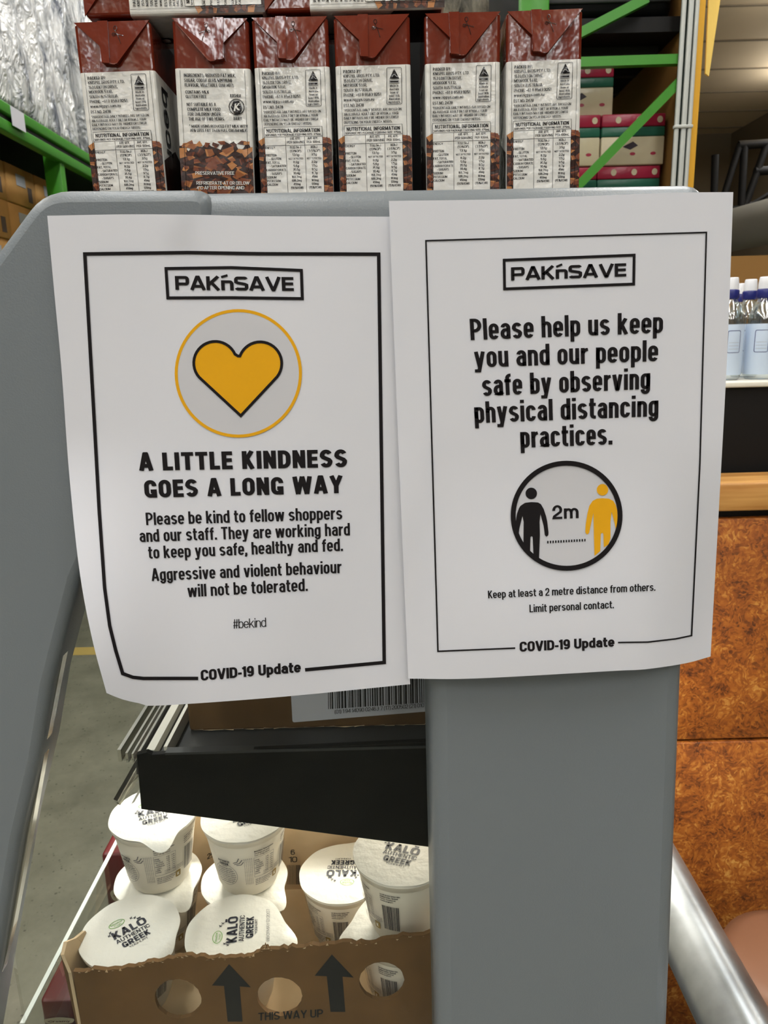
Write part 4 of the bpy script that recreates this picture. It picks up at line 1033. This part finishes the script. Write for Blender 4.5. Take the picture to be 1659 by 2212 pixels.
for k in range(36): ms.box((XR-.995, 2.3+k*.19, .1), (XR-.99, 2.306+k*.19, zb-.1), steel)
for k in range(12): ms.box((XR-.995, 2.2, .2+k*.18), (XR-.99, 9.2, .206+k*.18), steel)
rp(ms, 'backing_mesh', 'dark mesh backing')
p = W(34, 258, x=XR); rp(MB().box((XR+.011, p.y-.07, p.z-.045), (XR+.014, p.y+.07, p.z+.045), paper), 'ticket', 'white shelf ticket')
# wrapped loads
def load(a, b, seed, label, mats=(wrap, wrap)):
    nx = 44; bm = bmesh.new(); bmesh.ops.create_cube(bm, size=1)
    bmesh.ops.subdivide_edges(bm, edges=bm.edges[:], cuts=nx, use_grid_fill=True)
    ctr = Vector([(a[i]+b[i])/2 for i in range(3)]); sz = Vector([b[i]-a[i] for i in range(3)])
    for v in bm.verts:
        n = v.co.normalized(); p = Vector([v.co[i]*sz[i] for i in range(3)])
        w = noise.noise(Vector((p.x*6+seed, p.y*6, p.z*.9)))*.07 + noise.noise(Vector((p.x*13, p.y*13+seed, p.z*5)))*.03
        v.co = p + n*(w-.05)
    mb = MB(); bm.verts.index_update(); mb.bm(bm, mats[0], True)
    o = mb.build('wrapped_pallet_load', loc=ctr)
    return tag(o, label, 'pallet load', 'plastic wrapped loads on the upper racks')
zl = zb+.022
load((-2.75, 2.4, zl), (XR-.06, 3.75, zl+1.9), 1.0, 'crinkled silver wrapped load at the far left edge, on the green beam')
load((-2.75, 3.9, zl), (XR-.06, 5.2, zl+1.75), 4.2, 'crinkled silver wrapped load on the green beam, directly left of the cartons')
load((-2.75, 5.35, zl), (XR-.06, 6.9, zl+1.5), 9.1, 'silver wrapped load further along the green beam, mostly behind the cartons')
# end rack with more wrapped loads, seen over the cartons
er = thing('pallet_rack', (0, 8.6, 0), 'distant green rack across the end of the aisle behind cartons', 'rack')
MB().box((-1.6, -.05, 2.35), (1.9, 0, 2.47), rackg, .005).build('beam', er)
MB().box((-1.6, 0, 2.42), (1.9, 1.0, 2.47), dark).build('deck', er)
for x in (-1.6, 1.9): MB().box((x-.05, -.05, FZ), (x+.05, .05, 4.4), rackg, .004).build('upright', er)
load((-1.4, 8.62, 2.475), (.2, 9.6, 4.9), 2.2, 'distant silver wrapped load hidden mostly by the lying cartons')
load((.35, 8.62, 2.475), (1.8, 9.6, 4.95), 6.2, 'bright silver wrapped load seen above the two right cartons')
# stacked boxes on the lower level
bxm = MB().box((-.30, -.17, 0), (0, .17, .20), boxc, .004, 1)
bxl = MB().box((.0005, -.06, .10), (.002, .05, .16), boxl); bxd = MB().box((.0005, .07, .03), (.002, .12, .11), boxd)
b0 = thing('shipping_box', (0, 0, 0), 'tan shipping box with grey label in the stack under left racking', 'box', 'shipping boxes stacked under the left racking')
bxm.build('box_body', b0); bxl.build('box_label', b0); bxd.build('printed_mark', b0)
pl = W(0, 450, x=XR-.12); first_box = True
cols = [(3.8+k*.35) for k in range(5)]
z0 = 1.3
MB_p = MB()
for k in range(3): MB_p.box((-.40+k*.2-.05, -.95, .0), (-.40+k*.2+.05, .95, .10), boxc)
MB_p.box((-.48, -.95, .10), (.06, .95, .13), boxc)
lo = tag(MB_p.build('pallet', loc=(XR-.36, 4.2, z0-.135)), 'wooden pallet under the stacked shipping boxes', 'pallet')
rp(MB().box((XR-.9, 2.2, z0-.19), (XR-.0, 9.2, z0-.135), rackg), 'beam')
for ci, y in enumerate(cols):
    for r in range(5 if ci < 4 else 4):
        o = b0 if first_box else copy_tree(b0); first_box = False
        o.location = (XR-.20+rn.uniform(-.015, .015), y, z0+r*.202); o['label'] = 'tan shipping box, %s row up, %s from the near end of the stack' % (('lowest', 'second', 'third', 'fourth', 'fifth', 'topmost')[r], ('first', 'second', 'third', 'fourth', 'fifth')[ci])

# ------------------------------------------------------------------ right racking
YR = 3.0
rr = thing('pallet_rack', (.8, YR, 0), 'green racking bay with diagonal braces and mustard end board, right of cartons', 'rack')
def rq(mb, n, l=None):
    mb.v = [(x-.8, y-YR, z) for x, y, z in mb.v]; o = mb.build(n, rr)
    if l: o['label'] = l
    return o
def bar_(a, b, w, name='brace', m=rackg, d=.03):
    A, B = W(*a, y=YR), W(*b, y=YR); dv = (B-A).normalized(); nv = Vector((-dv.z, 0, dv.x))*w/2
    mb = MB(); V = [A+nv, B+nv, B-nv, A-nv]; V = V+[v+Vector((0, d, 0)) for v in V]
    mb.add(V, [(0, 1, 2, 3), (7, 6, 5, 4)]+[(i, i+4, (i+1) % 4+4, (i+1) % 4) for i in range(4)], m); rq(mb, name)
bar_((1180, 108), (1400, -6), .032); bar_((1235, 134), (1486, 126), .032); bar_((1200, 452), (1486, 158), .032)
ux = W(1155, 30, y=YR).x
rq(MB().box((ux-.05, YR-.01, FZ), (ux+.05, YR+.05, 4.3), rackg, .004), 'upright')
bxr = W(1484, 60, y=YR).x
zd = W(1484, 58, y=YR+.02).z
dk = MB().box((ux-.2, YR+.06, zd), (bxr-.002, YR+3.2, zd+.05), truss)
for k in range(12): dk.box((ux-.2, YR+.2+k*.24, zd-.03), (bxr-.03, YR+.23+k*.24, zd), dark)
rq(dk, 'upper_deck', 'black ribbed deck seen from below')
bl = MB().box((ux+.0, YR+.07, zd+.052), (bxr-.03, YR+1.2, 4.25), black, .03)
for k in range(14): bl.box((ux+.01, YR+.062, zd+.1+k*.12), (bxr-.04, YR+.075, zd+.13+k*.12), dark, .005)
tag(bl.build('wrapped_pallet_load'), 'black wrapped load filling the upper bay of the right rack', 'pallet load')
rq(MB().box((bxr, YR+.05, FZ), (bxr+.035, YR+3.2, 4.3), mustard), 'end_board', 'mustard end board')
rq(MB().box((bxr+.0355, YR+.0, FZ), (bxr+.062, YR+.06, 4.3), ywl), 'board_edge', 'bright yellow edge strip')
rq(MB().box((ux-.2, YR+3.0, FZ), (bxr, YR+3.1, zd), truss), 'back_panel')
wm = MB().box((bxr-.026, YR-.003, FZ), (bxr+.034, YR+.001, 4.3), mat('dark_green_backing', (22, 40, 30), .6))
for k, w in ((0, .015), (.024, .018), (.048, .014)): wm.box((bxr-.028+k, YR-.02, FZ), (bxr-.028+k+w, YR-.005, 4.3), wirew, .004)
for z in [.2+k*.62 for k in range(7)]: wm.box((bxr-.032, YR-.024, z), (bxr+.037, YR-.004, z+.012), wirew, .003)
rq(wm, 'white_mesh', 'white welded wire strips')
p = W(1541, 0, y=YR); p2_ = W(1539, 165, y=YR)
tf = MB(); V = [(bxr+.062, YR+.01, p.z+.5), (bxr+.062+.055, YR+.0, p.z+.5), (bxr+.062+.05, YR-.005, p2_.z+.25), (bxr+.062+.028, YR-.004, p2_.z), (bxr+.062+.016, YR, p2_.z+.01)]
V = V+[(x, y+.008, z) for x, y, z in V]; n = 5
tf.add(V, [tuple(range(n)), tuple(range(2*n-1, n-1, -1))]+[(i, i+n, (i+1) % n+n, (i+1) % n) for i in range(n)], tagy)
rq(tf, 'loose_film', 'pale yellow strip hanging at the edge')
# multipacks on its shelf
YP = 3.12
zp0 = W(1340, 360, y=YP).z - .36
rq(MB().box((ux-.2, YR+.06, zp0-.05), (bxr-.002, YR+3.0, zp0), dark), 'lower_deck')
pw, ph = .0, .0
xa, xb = W(1250, 300, y=YP).x, W(1436, 300, y=YP).x
pm = thing('drink_multipack', (0, 0, 0), 'x', 'multipack', 'crimson topped multipacks on the right rack')
ww = .245; hh = W(1340, 246, y=YP).z-W(1340, 357, y=YP).z
m = MB(); rr_ = .02
for (z0_, z1_, mt) in ((0, hh*.56, packw), (hh*.56, hh*.75, packg), (hh*.75, hh, crim)): m.box((-ww/2, 0, z0_), (ww/2, .2, z1_), mt, .005, 2)
f = lambda x, y: Vector((x, -.0005, y))
for x in (-.08, .0, .08): poly_on(m, f, circ(x, hh*.22, .011, .006, 14), crim); poly_on(m, f, circ(x+.02, hh*.88, .011, .012, 14), packw)
poly_on(m, f, [(-.04, hh*.36), (.0, hh*.46), (.02, hh*.38), (-.01, hh*.30)], packd)
m.build('film_body', pm)
zt_ = W(1340, 357, y=YP).z
cells = [(xb-ww/2, zt_, YP, 'crimson topped multipack, right one of the middle row on the right rack'), (xb-ww*1.5-.006, zt_, YP, 'crimson topped multipack, left one of the middle row, beside the end carton'),
         (xb-ww/2-.01, zt_-hh-.004, YP, 'crimson topped multipack in the row below, just over the grey bar'), (xb-ww*1.5-.012, zt_-hh-.004, YP, 'crimson topped multipack in the row below, left of its neighbour'),
         (xb-ww*1.5+.05, zt_+hh+.004, YP+.04, 'crimson topped multipack on top of the stack in the right rack')]
for i, (x, z, y, l) in enumerate(cells):
    o = pm if i == 0 else copy_tree(pm); o.location = (x, y, z); o['label'] = l
zlow = zt_-hh-.004
# ------------------------------------------------------------------ far right: duct, truss
dt = MB(); A = W(1520, 512, y=11); B = W(1760, 455, y=9.0)
dt.tube([A+(A-B)*2, A, B, B+(B-A)*.8], .27, ductm, 28)
tag(dt.build('ventilation_duct'), 'large grey round ventilation duct above the water bottles', 'duct')
tr = thing('roof_truss', (4.6, 11.5, 3.4), 'black steel lattice truss at upper right above the duct', 'truss')
for (a, b, w) in (((1545, 335), (1541, 460), .055), ((1598, 312), (1563, 425), .05), ((1608, 312), (1600, 470), .055), ((1656, 312), (1604, 460), .055), ((1700, 395), (1600, 455), .03), ((1595, 314), (1720, 306), .06), ((1630, 370), (1720, 366), .06), ((1530, 462), (1720, 418), .03)):
    A, B = W(*a, y=11.5), W(*b, y=11.5); MB().tube([A-Vector((4.6, 11.5, 3.4)), B-Vector((4.6, 11.5, 3.4))], w, truss, 8).build('bar', tr)
# faint yellow marking on the floor
p = W(185, 1405, z=FZ)
tag(MB().box((-.13, -.06, 0), (.10, .04, .0015), mat('worn_yellow_paint', (176, 152, 84), .6)).build('floor_marking', loc=(p.x, p.y, FZ)), 'yellow marking on the floor beyond the left panel edge', 'marking')
